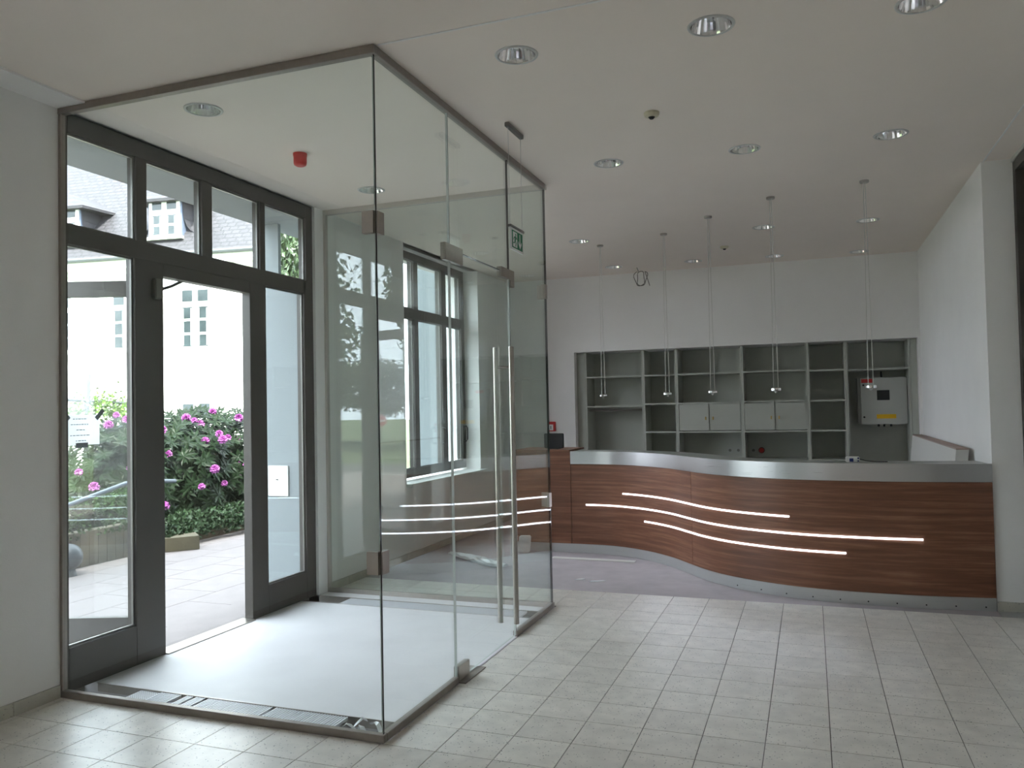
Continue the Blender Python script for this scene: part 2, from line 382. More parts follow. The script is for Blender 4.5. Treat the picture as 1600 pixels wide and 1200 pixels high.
# ---- floors
fb = MB().box(0, 5.735, -9.7, -.021, -.12, -.004).box(VX+.02, 5.735, -.021, 3.455, -.12, -.004).box(0, VX+.02, VY+.02, 3.455, -.12, -.004).box(5.735, 7.6, -9.7, 4.0, -.12, -.004)
floor = tag(fb.build('floor', 'grout', origin=(0, 0, -.004)), 'speckled beige terrazzo tile floor with dark joints', 'floor', kind='structure')
def in_view(P):
    d = Vector(P)-CAM; z = d.dot(_f)
    if z < .1: return None
    return (800+FPX*d.dot(_r2)/z, 600-FPX*d.dot(_u2)/z, z)
TX, TY, PX, PY, G = 2.456, 3.455, .30, .2895, .0022
cand = []; rest = MB()
for i in range(-9, 12):
    for j in range(0, 46):
        x0, x1 = TX+i*PX, TX+(i+1)*PX; y1 = TY-j*PY; y0 = y1-PY
        x0c, x1c = max(x0, .0), min(x1, 5.735)
        if y1 > .1 and y0 < VY: x0c = max(x0c, VX+.02)
        if x1c-x0c < .03: continue
        v = [in_view((a, b, 0)) for a in (x0c, x1c) for b in (y0, y1)]
        vis = any(q and -5 < q[0] < 1605 and -5 < q[1] < 1205 for q in v)
        zz = min([q[2] for q in v if q] or [99])
        cand.append((0 if vis else 1, zz, x0c, x1c, y0, y1))
cand.sort(); TM = {}
for n, (nv, zz, x0, x1, y0, y1) in enumerate(cand):
    if nv == 0 and n < 300:
        key = (round(x1-x0, 3),)
        if key not in TM:
            o = MB().box(x0+G, x1-G, y0+G, y1-G, -.012, 0).build('tile', 'terrazzo', floor)
            for v in o.data.vertices: v.co -= Vector((x0, y0, .004))
            TM[key] = o.data; o.location = Vector((x0, y0, .004))
        else:
            o = bpy.data.objects.new('tile', TM[key]); COL.objects.link(o); o.parent = floor; o.location = Vector((x0, y0, 0))-WO[floor]; o.location.z = .004
    else:
        rest.box(x0+G, x1-G, y0+G, y1-G, -.012, 0)
rt = rest.build('tile_field', 'terrazzo', floor); rt['kind'] = 'stuff'
tag(MB().box(0, 5.53, 3.457, 8.27, -.12, -.002).build('floor_lobby', 'lobby_carpet'), 'plain grey lobby floor in front of the curved counter', 'floor', kind='structure')
vf = MB().box(-.12, VX+.02, .25, 2.43, -.12, 0).box(-.12, VX+.02, -.021, VY+.02, -.14, -.07).box(-.12, VX+.02, -.02, .025, -.12, 0).box(-.12, VX+.02, 2.66, VY+.02, -.12, 0)
tag(vf.build('floor_vestibule', 'screed'), 'smooth pale screed floor inside the glass vestibule', 'floor', kind='structure')

# ---- baseboards, tile by tile
bl = empty('baseboard_left', (0, -3, 0), 'grey stone skirting along the left facade wall', 'baseboard', kind='structure')
yy = -.024
while yy > -4.1:
    box('skirting_tile', 'terrazzo_base', .001, .013, yy-.297, yy, .001, .075, bl); yy -= .30
b2 = empty('baseboard_lobby', (0, 4, 0), 'grey stone skirting below the lobby window seen through glass', 'baseboard', kind='structure')
yy = VY+.03
while yy < 7.6:
    box('skirting_tile', 'terrazzo_base', .001, .013, yy, min(yy+.297, YB-.002), .001, .075, b2); yy += .30
b3 = empty('baseboard_right', (5.63, 3.64, 0), 'speckled stone skirting at the foot of the corner pillar', 'baseboard', kind='structure')
box('skirting_tile', 'terrazzo_base', 5.532, 5.733, 3.63, 3.642, .001, .075, b3)

# ---- entrance glazing (window_1)
FX0, FX1 = -.105, -.025
w1 = empty('window_1', (-.06, 1.34, 0), 'dark brown framed entrance glazing with open doorway and top lights', 'window', kind='structure')
def fr(n, y0, y1, z0, z1, x0=FX0, x1=FX1): return box(n, 'dark_frame', x0, x1, y0, y1, z0, z1, w1, bevel=.003)
fr('jamb', .022, .07, 0, H); fr('jamb', 2.555, 2.658, 2.84, H); fr('jamb', 2.52, 2.658, 0, 2.84)
fr('top_rail', .07, 2.555, 3.41, H)
for a, b in ((.605, .70), (1.235, 1.345), (1.912, 1.98)): fr('mullion', a, b, 2.84, 3.41)
fr('transom', .07, 2.555, 2.72, 2.84)
fr('mullion', .59, .845, 0, 2.72); fr('mullion', 1.775, 1.98, 0, 2.72); fr('door_head', .845, 1.775, 2.63, 2.72)
fr('bottom_rail', .07, .59, 0, .26); fr('bottom_rail', 1.98, 2.52, 0, .235)
def pane_x(n, x, y0, y1, z0, z1, par, mat='window_glass', t=.008): return box(n, mat, x-t/2, x+t/2, y0, y1, z0, z1, par)
def beads(x0, x1, y0, y1, z0, z1, par, bw=.012):
    mb = MB(); mb.box(x0, x1, y0, y0+bw, z0, z1).box(x0, x1, y1-bw, y1, z0, z1).box(x0, x1, y0+bw, y1-bw, z0, z0+bw).box(x0, x1, y0+bw, y1-bw, z1-bw, z1)
    return mb.build('glazing_bead', 'bead', par)
P1 = [(.07,.605,2.84,3.41),(.70,1.235,2.84,3.41),(1.345,1.912,2.84,3.41),(1.98,2.555,2.84,3.41),(.07,.59,.26,2.72),(1.98,2.52,.235,2.72)]
for y0, y1, z0, z1 in P1:
    pane_x('pane', -.07, y0, y1, z0, z1, w1); beads(-.062, -.045, y0, y1, z0, z1, w1)
box('threshold', 'steel', -.13, .0, .845, 1.775, -.01, .008, w1)
# ---- lobby window (window_2)
w2 = empty('window_2', (-.25, 5.43, .82), 'dark framed lobby window with top lights behind the glass', 'window', kind='structure')
X0, X1 = -.30, -.21
def fr2(n, y0, y1, z0, z1): return box(n, 'dark_frame', X0, X1, y0, y1, z0, z1, w2, bevel=.003)
fr2('jamb', 4.37, 4.45, .86, H); fr2('jamb', 6.40, 6.5, .86, H); fr2('top_rail', 4.45, 6.40, 3.44, H); fr2('bottom_rail', 4.45, 6.40, .86, .96); fr2('transom', 4.45, 6.40, 2.74, 2.86)
for a, b in ((5.02, 5.13), (5.79, 5.93)): fr2('mullion', a, b, .96, 2.74); fr2('mullion', a, b, 2.86, 3.44)
for a, b in ((4.45, 5.02), (5.13, 5.79), (5.93, 6.40)):
    for z0, z1 in ((.96, 2.74), (2.86, 3.44)):
        pane_x('pane', -.26, a, b, z0, z1, w2); beads(-.25, -.235, a, b, z0, z1, w2)
for yh in (5.76, 6.43):
    MB().tube([(-.21, yh, 1.42), (-.17, yh, 1.42), (-.155, yh, 1.40), (-.155, yh, 1.24), (-.17, yh, 1.22), (-.21, yh, 1.22)], .010, 8).build('window_handle', 'black_plastic', w2, smooth=True)
box('window_sill', 'white_plastic', -.21, .07, 4.36, 6.63, .80, .835, w2, bevel=.004)
# ---- big facade windows behind the viewer
w3 = empty('window_3', (-.25, -6.5, .45), 'wide dark framed facade window behind the viewer', 'window', kind='structure')
for a, b in ((-8.0, -7.9), (-6.65, -6.55), (-5.3, -5.2)): box('mullion', 'dark_frame', -.30, -.22, a, b, .45, 3.45, w3)
for a, b in ((.45, .55), (2.7, 2.8), (3.37, 3.45)): box('transom', 'dark_frame', -.30, -.22, -7.9, -5.3, a, b, w3)
for a, b in ((-7.9, -6.65), (-6.55, -5.3)):
    for z0, z1 in ((.55, 2.7), (2.8, 3.37)): pane_x('pane', -.26, a, b, z0, z1, w3)
# ---- glazing at the right edge
w4 = empty('window_4', (5.8, 2.2, 0), 'dark framed floor to ceiling glazing beside the corner pillar', 'window', kind='structure')
for a, b in ((3.56, 3.6425), (2.2, 2.28), (.9, .98)): box('jamb', 'dark_frame', 5.745, 5.82, a, b, 0, 3.5, w4, bevel=.003)
for a, b in ((.0, .1), (3.42, 3.5)): box('rail', 'dark_frame', 5.745, 5.82, .98, 3.56, a, b, w4)
for a, b in ((.98, 2.2), (2.28, 3.56)): pane_x('pane', 5.78, a, b, .1, 3.42, w4)

# ================================================================== ENTRANCE DOOR LEAF (opened outwards)
hx, hy = -.115, .845
dv = Vector((-.937, -.349, 0)).normalized(); nv_ = Vector((dv.y, -dv.x, 0))*.05
door = empty('door_1', (hx, hy, 0), 'dark framed glass entrance door leaf swung open outside', 'door', kind='structure')
def leaf(n, s0, s1, z0, z1, mat='dark_frame', t0=0, t1=1):
    o = Vector((hx, hy, z0))+dv*s0+nv_*t0
    return MB().obox(o, dv*(s1-s0), nv_*(t1-t0), (0, 0, z1-z0)).build(n, mat, door)
leaf('stile', .01, .11, .012, 2.61); leaf('stile', .80, .90, .012, 2.61); leaf('rail', .11, .80, 2.5, 2.61); leaf('rail', .11, .80, .012, .25)
leaf('pane', .11, .80, .25, 2.5, 'window_glass', .42, .58)
hb = Vector((hx, hy, 0))+dv*.85-nv_.normalized()*.05
MB().tube([hb+Vector((0,0,.9)), hb+Vector((0,0,1.5))], .014, 10).build('pull_handle', 'steel', door, smooth=True)
cl = empty('door_closer', (-.02, .77, 2.45), 'grey door closer box with bent arm above the open doorway', 'door closer')
box('closer_body', 'bead', -.0245, .012, .735, .80, 2.46, 2.60, cl, bevel=.006)
MB().tube([(-.10, .80, 2.545), (-.14, .885, 2.54), (-.16, .925, 2.545)], .009, 8).build('arm', 'black_plastic', cl)
MB().lathe([(.018, -.02), (.022, 0), (.018, .03)], (-.16, .925, 2.535), 10).build('arm_joint', 'black_plastic', cl)
MB().tube([(-.16, .925, 2.55), (-.12, 1.02, 2.59), (-.10, 1.10, 2.635)], .011, 8).build('arm', 'black_plastic', cl)

# ================================================================== GLASS VESTIBULE
gv = empty('glass_vestibule', (VX/2, VY/2, 0), 'frameless clear glass vestibule with slim steel rails around the entrance', 'glass vestibule')
def slab_mats(o, axis, edge):     # faces across the thickness axis get the edge material
    o.data.materials.append(M(edge))
    for p in o.data.polygons:
        if abs(p.normal['xyz'.index(axis)]) < .5: p.material_index = 1
    return o
T = .0075
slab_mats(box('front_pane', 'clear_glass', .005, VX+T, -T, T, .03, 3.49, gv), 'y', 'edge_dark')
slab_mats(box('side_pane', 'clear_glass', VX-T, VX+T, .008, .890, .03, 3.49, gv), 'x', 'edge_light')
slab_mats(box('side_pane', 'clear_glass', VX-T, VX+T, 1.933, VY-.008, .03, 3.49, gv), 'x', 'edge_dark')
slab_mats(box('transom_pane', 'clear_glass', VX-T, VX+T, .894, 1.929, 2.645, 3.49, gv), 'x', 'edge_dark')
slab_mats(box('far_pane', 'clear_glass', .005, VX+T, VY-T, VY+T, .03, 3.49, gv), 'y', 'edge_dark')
box('header_rail', 'steel_rail', -.0, VX+.022, -.022, .022, 3.485, H-.001, gv, bevel=.002)
box('header_rail', 'steel_rail', VX-.022, VX+.022, .022, VY-.022, 3.485, H-.001, gv, bevel=.002)
box('header_rail', 'alu_light', -.0, VX+.022, VY-.022, VY+.022, 3.485, H-.001, gv, bevel=.002)
box('floor_rail', 'steel_rail', .0, VX+.018, -.018, .018, 0, .04, gv, bevel=.002)
box('floor_rail', 'steel_rail', VX-.018, VX+.018, .018, .895, 0, .04, gv, bevel=.002)
box('floor_rail', 'steel_rail', VX-.018, VX+.018, 1.93, VY-.018, 0, .04, gv, bevel=.002)
box('floor_rail', 'steel', .0, VX+.018, VY-.018, VY+.018, 0, .04, gv, bevel=.002)
box('wall_post', 'steel_rail', .0005, .022, -.018, .018, .04, 3.485, gv, bevel=.002)
box('wall_post', 'alu_light', .0005, .026, VY-.02, VY+.02, .04, 3.485, gv, bevel=.002)
def clamp(x, y, z, sx, sy, L=.066, h=.115):
    t = .017
    mb = MB().box(min(x, x+sx*L), max(x, x+sx*L), y-t, y+t, z-h/2, z+h/2).box(x-t, x+t, min(y, y+sy*L), max(y, y+sy*L), z-h/2, z+h/2)
    return mb.build('corner_clamp', 'steel', gv)
for z in (2.62, .89):
    clamp(VX, 0, z, -1, 1); clamp(VX, VY, z, -1, -1)
# glass door in the side
gd = empty('glass_door', (VX, 1.41, 0), 'frameless glass door with long steel pull bars in vestibule side', 'glass door')
slab_mats(box('door_pane', 'clear_glass', VX-T, VX+T, .896, 1.927, .012, 2.638, gd), 'x', 'edge_light')
def patch(n, y0, y1, z0, z1, t=.018): return box(n, 'steel', VX-t, VX+t, y0, y1, z0, z1, gd, bevel=.003)
patch('patch_fitting', .81, 1.07, 2.565, 2.67)
mb = MB().box(VX-.018, VX+.018, 1.75, 2.01, 2.60, 2.67).box(VX-.018, VX+.018, 1.935, 2.01, 2.55, 2.60); mb.build('patch_fitting', 'steel', gd)
patch('pivot_fitting', .897, 1.06, .010, .10)
box('floor_plate', 'steel_rail', VX-.05, VX+.06, .90, 1.22, .001, .006, gd)
for sx, y in ((1, 1.845), (-1, 1.755)):
    h = MB().tube([(VX+sx*.06, 1.80, .13), (VX+sx*.06, 1.80, 2.095)], .019, 18)
    h.build('pull_bar', 'steel', gd, smooth=False)
for z in (1.95, .30): MB().tube([(VX-.06, 1.80, z), (VX+.06, 1.80, z)], .008, 10).build('standoff', 'steel', gd)

# drain gratings in the vestibule floor
def grating(name, y0, y1, x0, x1, label, gaps=()):
    g = empty(name, ((x0+x1)/2, (y0+y1)/2, -.03), label, 'floor grating')
    fm = MB().box(.01, VX-.03, y0-.006, y0, -.05, .001).box(.01, VX-.03, y1, y1+.006, -.05, .001); fm.build('trench_frame', 'steel', g)
    bm_ = MB(); x = x0; k = 0
    while x < x1:
        if not any(a < x < b for a, b in gaps): bm_.box(x, x+.0098, y0+.004, y1-.004, -.018, -.002)
        x += .0175
    b_ = bm_.build('grating_bars', 'grating_steel', g); b_['kind'] = 'stuff'
    MB().tube([(x0, (y0+y1)/2, -.012), (x1, (y0+y1)/2, -.012)], .003, 6).build('tie_rod', 'grating_steel', g)
    return g
g1 = grating('floor_grating', .032, .243, .52, 1.80, 'steel bar floor grating along the front glass pane', ((.66, .70), (.75, .77), (.845, .86), (1.31, 1.33)))
g2 = grating('floor_grating', 2.437, 2.652, .34, 2.0, 'steel bar floor grating along the far glass pane')
mesh_p = empty('expanded_mesh', (.47, .14, -.01), 'perforated pale mesh strip lying over the floor trench by the doorway', 'mesh strip')
box('mesh_sheet', 'grating_steel', .36, .51, .034, .24, -.012, -.008, mesh_p)
hm = MB()
for i in range(9):
    for j in range(12): hm.box(.37+i*.0155, .377+i*.0155, .042+j*.0165, .050+j*.0165, -.0079, -.0074)
hh = hm.build('mesh_holes', 'mortar', mesh_p); hh['kind'] = 'stuff'
# plastic scraps in the trench corner
for i, (x, y, a, l, wd, lab) in enumerate(((1.90, .13, 1.2, .20, .03, 'narrow curled plastic scrap standing highest in the trench corner'), (2.0, .08, 2.5, .14, .05, 'broad white plastic scrap in the trench by the glass corner'),
        (1.86, .09, .5, .15, .035, 'small white plastic scrap beside the last grating bar'), (2.03, .17, 2.6, .17, .03, 'thin white plastic scrap farthest into the trench corner'))):
    mb = MB(); d = Vector((math.cos(a), math.sin(a), 0)); s = Vector((-d.y, d.x, 0)); n = 7; V = []; F = []
    for k in range(n):
        t = k/(n-1); c = Vector((x, y, -.05+.06*math.sin(t*2.4)+.012*math.sin(t*9+i)))+d*(t-.5)*l; ww = wd*(1-.75*t)
        V += [c-s*ww/2, c+s*ww/2+Vector((0, 0, .012*math.cos(t*7)))]
    F = [(2*k, 2*k+1, 2*k+3, 2*k+2) for k in range(n-1)]
    V2 = [v+Vector((0, 0, .002)) for v in V]; o = len(V); F2 = [tuple(reversed([i_+o for i_ in f])) for f in F]
    mb.add(V+V2, F+F2); tag(mb.build('plastic_scrap', 'film'), lab, 'scrap', 'plastic scraps in the floor trench')

# ================================================================== RECEPTION COUNTER
CX = [.7, 1.2, 1.6, 2.05, 2.35, 2.6, 2.85, 3.05, 3.25, 3.5, 3.75, 4.0, 4.25, 4.5, 4.8, 5.1, 5.53, 5.9]
CY = [5.26, 5.26, 5.25, 5.23, 5.115, 4.945, 4.70, 4.43, 4.165, 3.935, 3.785, 3.675, 3.61, 3.58, 3.565, 3.575, 3.625, 3.67]
def curve(x):
    i = max(1, min(len(CX)-3, next(k for k in range(len(CX)) if CX[k+1] >= x))); t = (x-CX[i])/(CX[i+1]-CX[i])
    h = CX[i+1]-CX[i]; m0 = (CY[i+1]-CY[i-1])/(CX[i+1]-CX[i-1])*h; m1 = (CY[i+2]-CY[i])/(CX[i+2]-CX[i])*h
    return (2*t**3-3*t*t+1)*CY[i]+(t**3-2*t*t+t)*m0+(-2*t**3+3*t*t)*CY[i+1]+(t**3-t*t)*m1
def samp(x0, x1, n):
    P = [Vector((x0+(x1-x0)*k/n, curve(x0+(x1-x0)*k/n), 0)) for k in range(n+1)]
    N = []; S = [0]
    for k in range(n+1):
        xx = P[k].x; d = Vector((.02, curve(min(xx+.01, 5.6))-curve(xx-.01), 0)); N.append(Vector((d.y, -d.x, 0)).normalized())
        if k: S.append(S[-1]+(P[k]-P[k-1]).length)
    return P, N, S
cnt = empty('reception_counter', (3.6, 4.2, 0), 'wave shaped walnut reception counter with steel top band and light strips', 'counter')
def ribbon(name, mat, x0, x1, z0, z1, out, inn, n=60, parent=cnt, smooth=True):
    P, N, S = samp(x0, x1, n); mb = MB(); uv = []
    for k in range(n+1):
        a = P[k]+N[k]*out; b = P[k]+N[k]*inn
        for q, z in ((a, z0), (a, z1), (b, z1), (b, z0)): mb.v.append(Vector((q.x, q.y, z)))
        s = S[k]+x0; uv += [(s, z0), (s, z1), (s, z1+abs(inn-out)), (s, z0-abs(inn-out))]
    for k in range(n):
        for e in range(4): mb.f.append((4*k+e, 4*k+4+e, 4*k+4+(e+1)%4, 4*k+(e+1)%4))
    mb.f += [(0, 1, 2, 3), (4*n+3, 4*n+2, 4*n+1, 4*n)]; mb.mi = [0]*len(mb.f)
    o = mb.build(name, mat, parent, uvs=uv)
    bm = bmesh.new(); bm.from_mesh(o.data); bmesh.ops.recalc_face_normals(bm, faces=bm.faces); bm.to_mesh(o.data); bm.free()
    for p in o.data.polygons: p.use_smooth = True
    try: o.data.set_sharp_from_angle(angle=math.radians(40))
    except Exception: pass
    return o
XE = 5.525
ribbon('front_panel', 'walnut', 1.63, 3.098, .103, 1.001, 0, -.03)
ribbon('front_panel', 'walnut', 3.101, XE, .103, 1.001, 0, -.03)
ribbon('kick_plate', 'kick_steel', 1.3, XE, .0, .100, -.004, -.03)
ribbon('top_band', 'brushed_steel', 1.63, XE, 1.004, 1.147, .008, -.025)
ribbon('worktop', 'worktop', 1.63, XE, 1.125, 1.143, -.026, -.38)
ribbon('rear_panel', 'shelf_grey', 1.63, XE, .0, 1.12, -.33, -.35)
for x0, x1, z in ((2.245, 4.013, .687), (1.802, 5.019, .545), (2.509, 4.449, .411)):
    l = ribbon('light_strip', 'led', x0, x1, z-.007, z+.007, .006, -.005); l['label'] = 'glowing white light strip set into the walnut'
P, N, S = samp(3.55, 5.45, 9)
for k in range(10):
    c = P[k]+N[k]*-.004; mb = MB().tube([c+Vector((0, 0, .03)), c+N[k]*.003+Vector((0, 0, .03))], .006, 8); mb.build('screw', 'black_plastic', cnt)
uvbox('end_panel', 'walnut', .95, 1.626, 5.245, 5.275, .103, 1.14, cnt)
uvbox('end_side', 'walnut', .95, .98, 5.275, 5.85, .103, 1.14, cnt)
uvbox('end_top', 'walnut', .93, 1.626, 5.235, 5.86, 1.14, 1.163, cnt)
uvbox('end_kick', 'kick_steel', .95, 1.31, 5.262, 5.28, 0, .10, cnt)
# things on / near the counter
bk = empty('desk_monitor', (1.37, 5.5, 1.163), 'black flat box on the walnut counter end beside the glass', 'monitor')
box('screen_housing', 'black_plastic', 1.25, 1.485, 5.46, 5.50, 1.172, 1.345, bk, bevel=.006)
box('foot', 'black_plastic', 1.31, 1.43, 5.43, 5.56, 1.163, 1.173, bk, bevel=.002)
ps = empty('power_adapter', (4.53, 3.78, 1.143), 'white and blue power adapter with black lead on the counter', 'adapter')
box('adapter_body', 'white_plastic', 4.475, 4.585, 3.76, 3.81, 1.144, 1.19, ps, bevel=.006)
box('adapter_face', 'blue_plastic', 4.505, 4.535, 3.755, 3.762, 1.148, 1.176, ps)
box('adapter_button', 'blue_plastic', 4.566, 4.58, 3.755, 3.762, 1.172, 1.184, ps)
box('adapter_button', 'blue_plastic', 4.566, 4.58, 3.755, 3.762, 1.150, 1.160, ps)
MB().tube([(4.585, 3.785, 1.17), (4.63, 3.80, 1.155), (4.70, 3.82, 1.147), (4.80, 3.80, 1.147)], .004, 6).build('power_lead', 'black_plastic', ps)
lb = MB(); lb.obox((5.33, 4.35, .62), (0, 3.2, 0), (.10, 0, 0), (.06, 0, .60))
b_ = empty('leaning_board', (5.4, 5.9, 0), 'long white board leaning against the right wall behind the counter', 'board')
lb.build('board_panel', 'board_white', b_); MB().obox((5.388, 4.345, 1.215), (0, 3.2, 0), (.105, 0, 0), (.001, 0, .012)).build('board_edge', 'cardboard', b_)
for y in (4.4, 7.3): box('board_support', 'board_white', 5.30, 5.45, y, y+.1, 0, .62, b_)

# ================================================================== SHELVES IN THE NICHE
YS = 7.80; YD = 8.262
bays = [(1.135, 1.985, 'hanging bay with clothes rail at the left end of the niche', [2.085, 1.655], 'rail'),
        (1.985, 2.455, 'narrow open shelf unit second from the left in the niche', [2.085, 1.68, 1.28, .89], None),
        (2.455, 3.34, 'wide shelf unit with two small doors left of the niche centre', [2.088, 1.68, 1.28, .87], 'doors'),
        (3.34, 4.185, 'wide shelf unit with two small doors right of the niche centre', [2.092, 1.685, 1.28, .89], 'doors'),
        (4.185, 4.66, 'narrow open shelf unit left of the electrical cabinet', [2.082, 1.68, 1.283, .895], None),
        (4.66, 5.42, 'open bay with one top shelf above the electrical cabinet', [2.075], None)]
for x0, x1, lab, zs, kind in bays:
    u = empty('shelf_unit', ((x0+x1)/2, YS, 0), 'grey '+lab, 'shelf unit', 'grey shelf units in the niche')
    t = .022
    for xa in (x0+.001, x1-t-.001): box('side_panel', 'shelf_grey', xa, xa+t, YS, YD, .0, NZ-.004, u)
    box('back_panel', 'shelf_grey', x0+t+.001, x1-t-.001, YD-.02, YD-.002, .0, NZ-.004, u)
    for z in zs: box('shelf', 'shelf_grey', x0+t+.001, x1-t-.001, YS+.002, YD-.02, z-.022, z, u)
    if kind == 'rail': MB().tube([(x0+t, YS+.12, 1.59), (x1-t, YS+.12, 1.59)], .012, 10).build('clothes_rail', 'steel', u)
    if kind == 'doors':
        xm = (x0+x1)/2
        for a, b, kx in ((x0+t+.008, xm-.005, xm-.05), (xm+.005, x1-t-.008, xm+.05)):
            d = box('door', 'shelf_grey', a, b, YS-.003, YS+.015, 1.289, 1.652, u, bevel=.001)
            MB().tube([(kx, YS-.003, 1.47), (kx, YS-.02, 1.47)], .009, 8).build('lock', 'brass', d)
            MB().box(kx-.008, kx+.008, YS-.045, YS-.02, 1.435, 1.475).build('key', 'brass', d)
for x0, x1 in ((NX0+.003, 1.133), (5.422, NX1-.003)):
    f_ = box('filler_panel', 'shelf_grey', x0, x1, YS, YS+.03, 0, NZ-.004)
    tag(f_, 'grey filler panel closing the %s end of the shelf niche' % ('left' if x0 < 2 else 'right'), 'panel', 'filler panels of the niche')
for i, (x, lab) in enumerate(((3.12, 'leftmost white wall socket under the small cupboard doors'), (3.235, 'white wall socket left of the shelf divider'), (3.44, 'white wall socket beside the red emergency switch'))):
    y = YD-.022
    s = empty('wall_socket', (x, y, .97), lab, 'socket', 'sockets in the shelf niche')
    box('socket_plate', 'cabinet_grey', x-.04, x+.04, y-.012, y, .95, 1.03, s, bevel=.004)
    MB().tube([(x, y-.012, .99), (x, y-.014, .99)], .02, 14).build('socket_well', 'cable_grey', s)
s = empty('emergency_switch', (3.55, YD-.022, .97), 'round dark red emergency switch on the shelf back', 'switch')
MB().tube([(3.55, YD-.022, .99), (3.55, YD-.05, .99)], .034, 18).build('switch_button', 'red_plastic', s)
MB().tube([(3.55, YD-.022, .99), (3.55, YD-.03, .99)], .042, 18).build('switch_collar', 'black_plastic', s)
ec = empty('electrical_cabinet', (5.1, 8.0, 1.36), 'grey electrical cabinet with red and yellow stickers in the niche', 'electrical cabinet')
box('cabinet_body', 'cabinet_grey', 4.80, 5.388, 8.02, 8.235, 1.36, 1.96, ec, bevel=.004)
dd = box('cabinet_door', 'cabinet_grey', 4.835, 5.388, 7.95, 8.018, 1.345, 1.955, ec, bevel=.006)
box('viewing_window', 'black_plastic', 5.03, 5.18, 7.945, 7.951, 1.66, 1.79, dd)
box('warning_sticker', 'yellow_sticker', 5.02, 5.25, 7.947, 7.951, 1.42, 1.475, dd)
box('red_sticker', 'red_plastic', 4.845, 4.98, 7.947, 7.951, 1.89, 1.94, dd)
for z in (1.44, 1.86): MB().tube([(4.87, 7.95, z), (4.87, 7.94, z)], .013, 10).build('cabinet_lock', 'black_plastic', dd)
box('wall_frame', 'shelf_grey', 4.76, 5.39, 8.236, 8.241, 1.28, 2.0, ec)
MB().tube([(5.1, 8.1, 1.955), (5.1, 8.1, 2.04)], .012, 8).build('cable_gland', 'black_plastic', ec)
for x in (5.05, 5.12, 5.2): MB().tube([(x, 8.1, 1.36), (x, 8.1, 1.31)], .014, 8).build('cable_gland', 'black_plastic', ec)
fa = empty('fire_alarm_box', (.66, YB, 1.3), 'red fire alarm call point on the back wall beside the glass', 'fire alarm')
box('alarm_housing', 'red_plastic', .59, .715, YB-.045, YB-.001, 1.30, 1.44, fa, bevel=.006)
box('alarm_label', 'white_plastic', .615, .685, YB-.048, YB-.044, 1.315, 1.40, fa)
MB().prism([(-.006, -.025), (.006, -.025), (.006, .025), (-.006, .025)], (.65, YB-.048, 1.357), (1, 0, 0), (0, 0, 1), (0, -.002, 0)).build('alarm_mark', 'black_plastic', fa)

# ================================================================== CEILING FITTINGS
DLAB = ['chrome ceiling downlight above the near side of the vestibule', 'chrome ceiling downlight above the far side of the vestibule', 'nearest chrome ceiling downlight just outside the glass corner',
        'large chrome ceiling downlight at the top centre', 'chrome ceiling downlight cut by the top edge', 'chrome ceiling downlight between smoke detector and vestibule', 'chrome ceiling downlight right of the smoke detector',
        'chrome ceiling downlight nearest the corner pillar', 'chrome downlight just beyond the far vestibule corner', 'chrome downlight above the middle of the counter', 'chrome downlight above the right part of the counter',
        'rearmost chrome downlight left of the hanging cable loop', 'rearmost chrome downlight right of the hanging cable loop', 'rearmost chrome downlight above the wide shelf units', 'rearmost chrome downlight nearest the right wall']
d0 = empty('downlight', (0, 0, H)); WO[d0] = Vector((0, 0, 0))
MB().lathe([(.0995, -.002), (.1005, -.006), (.114, -.004), (.116, .0), (.1010, .0005), (.0995, -.002)], n=32, cap=False).build('trim_ring', 'ring_white', d0, smooth=True)
MB().lathe([(.1005, -.004), (.094, .02), (.080, .07), (.064, .11), (.002, .12)], n=36, cap=False).build('reflector', 'satin_reflector', d0)
MB().lathe([(.001, .108), (.02, .108), (.02, .07), (.014, .05), (.001, .046)], n=14).build('bulb', 'white_plastic', d0, smooth=True)
for i, (x, y) in enumerate(DL):
    o = d0 if i == 0 else copy_tree(d0); o.location = (x, y, H); tag(o, DLAB[i], 'downlight', 'recessed ceiling downlights')
PEN = [(1.965, 5.525), (2.757, 5.213), (3.305, 4.595), (3.922, 4.072), (4.693, 3.834)]
PLAB = ['leftmost', 'second from left', 'middle', 'second from right', 'rightmost']
p0 = empty('pendant_lamp', (0, 0, H)); WO[p0] = Vector((0, 0, H))
MB().lathe([(.035, -.02), (.038, -.015), (.038, -.0005)], (0, 0, H), 20).build('ceiling_cap', 'steel', p0)
for dx in (-.02, .02): MB().tube([(dx*.3, 0, H-.02), (dx*.7, 0, 2.6), (dx, 0, 1.79)], .0034, 6).build('cable', 'wire', p0)
MB().lathe([(.040, -.012), (.044, -.008), (.044, .008), (.040, .013)], (0, 0, 1.775), 22).build('lamp_disc', 'chrome', p0)
MB().lathe([(.008, -.03), (.014, -.012)], (0, 0, 1.775), 12).build('lamp_spot', 'ring_white', p0)
for i, (x, y) in enumerate(PEN):
    o = p0 if i == 0 else copy_tree(p0); o.location = (x, y, H); tag(o, PLAB[i]+' of the five slim pendant lamps above the counter', 'pendant lamp', 'pendant lamps above the counter')
for x, y, lab in ((3.31, 1.519, 'cream smoke detector between the large downlights'), (3.303, 6.255, 'small cream smoke detector above the shelf niche')):
    s = empty('smoke_detector', (x, y, H), lab, 'smoke detector', 'ceiling smoke detectors')
    MB().lathe([(.026, -.030), (.044, -.024), (.05, -.012), (.05, -.0005)], (x, y, H), 20).build('detector_base', 'cream_plastic', s)
    MB().lathe([(.012, -.042), (.022, -.030)], (x, y, H), 14).build('detector_sensor', 'black_plastic', s)
fs = empty('alarm_sounder', (.795, 1.312, H), 'red cylindrical alarm sounder on the vestibule ceiling', 'alarm')
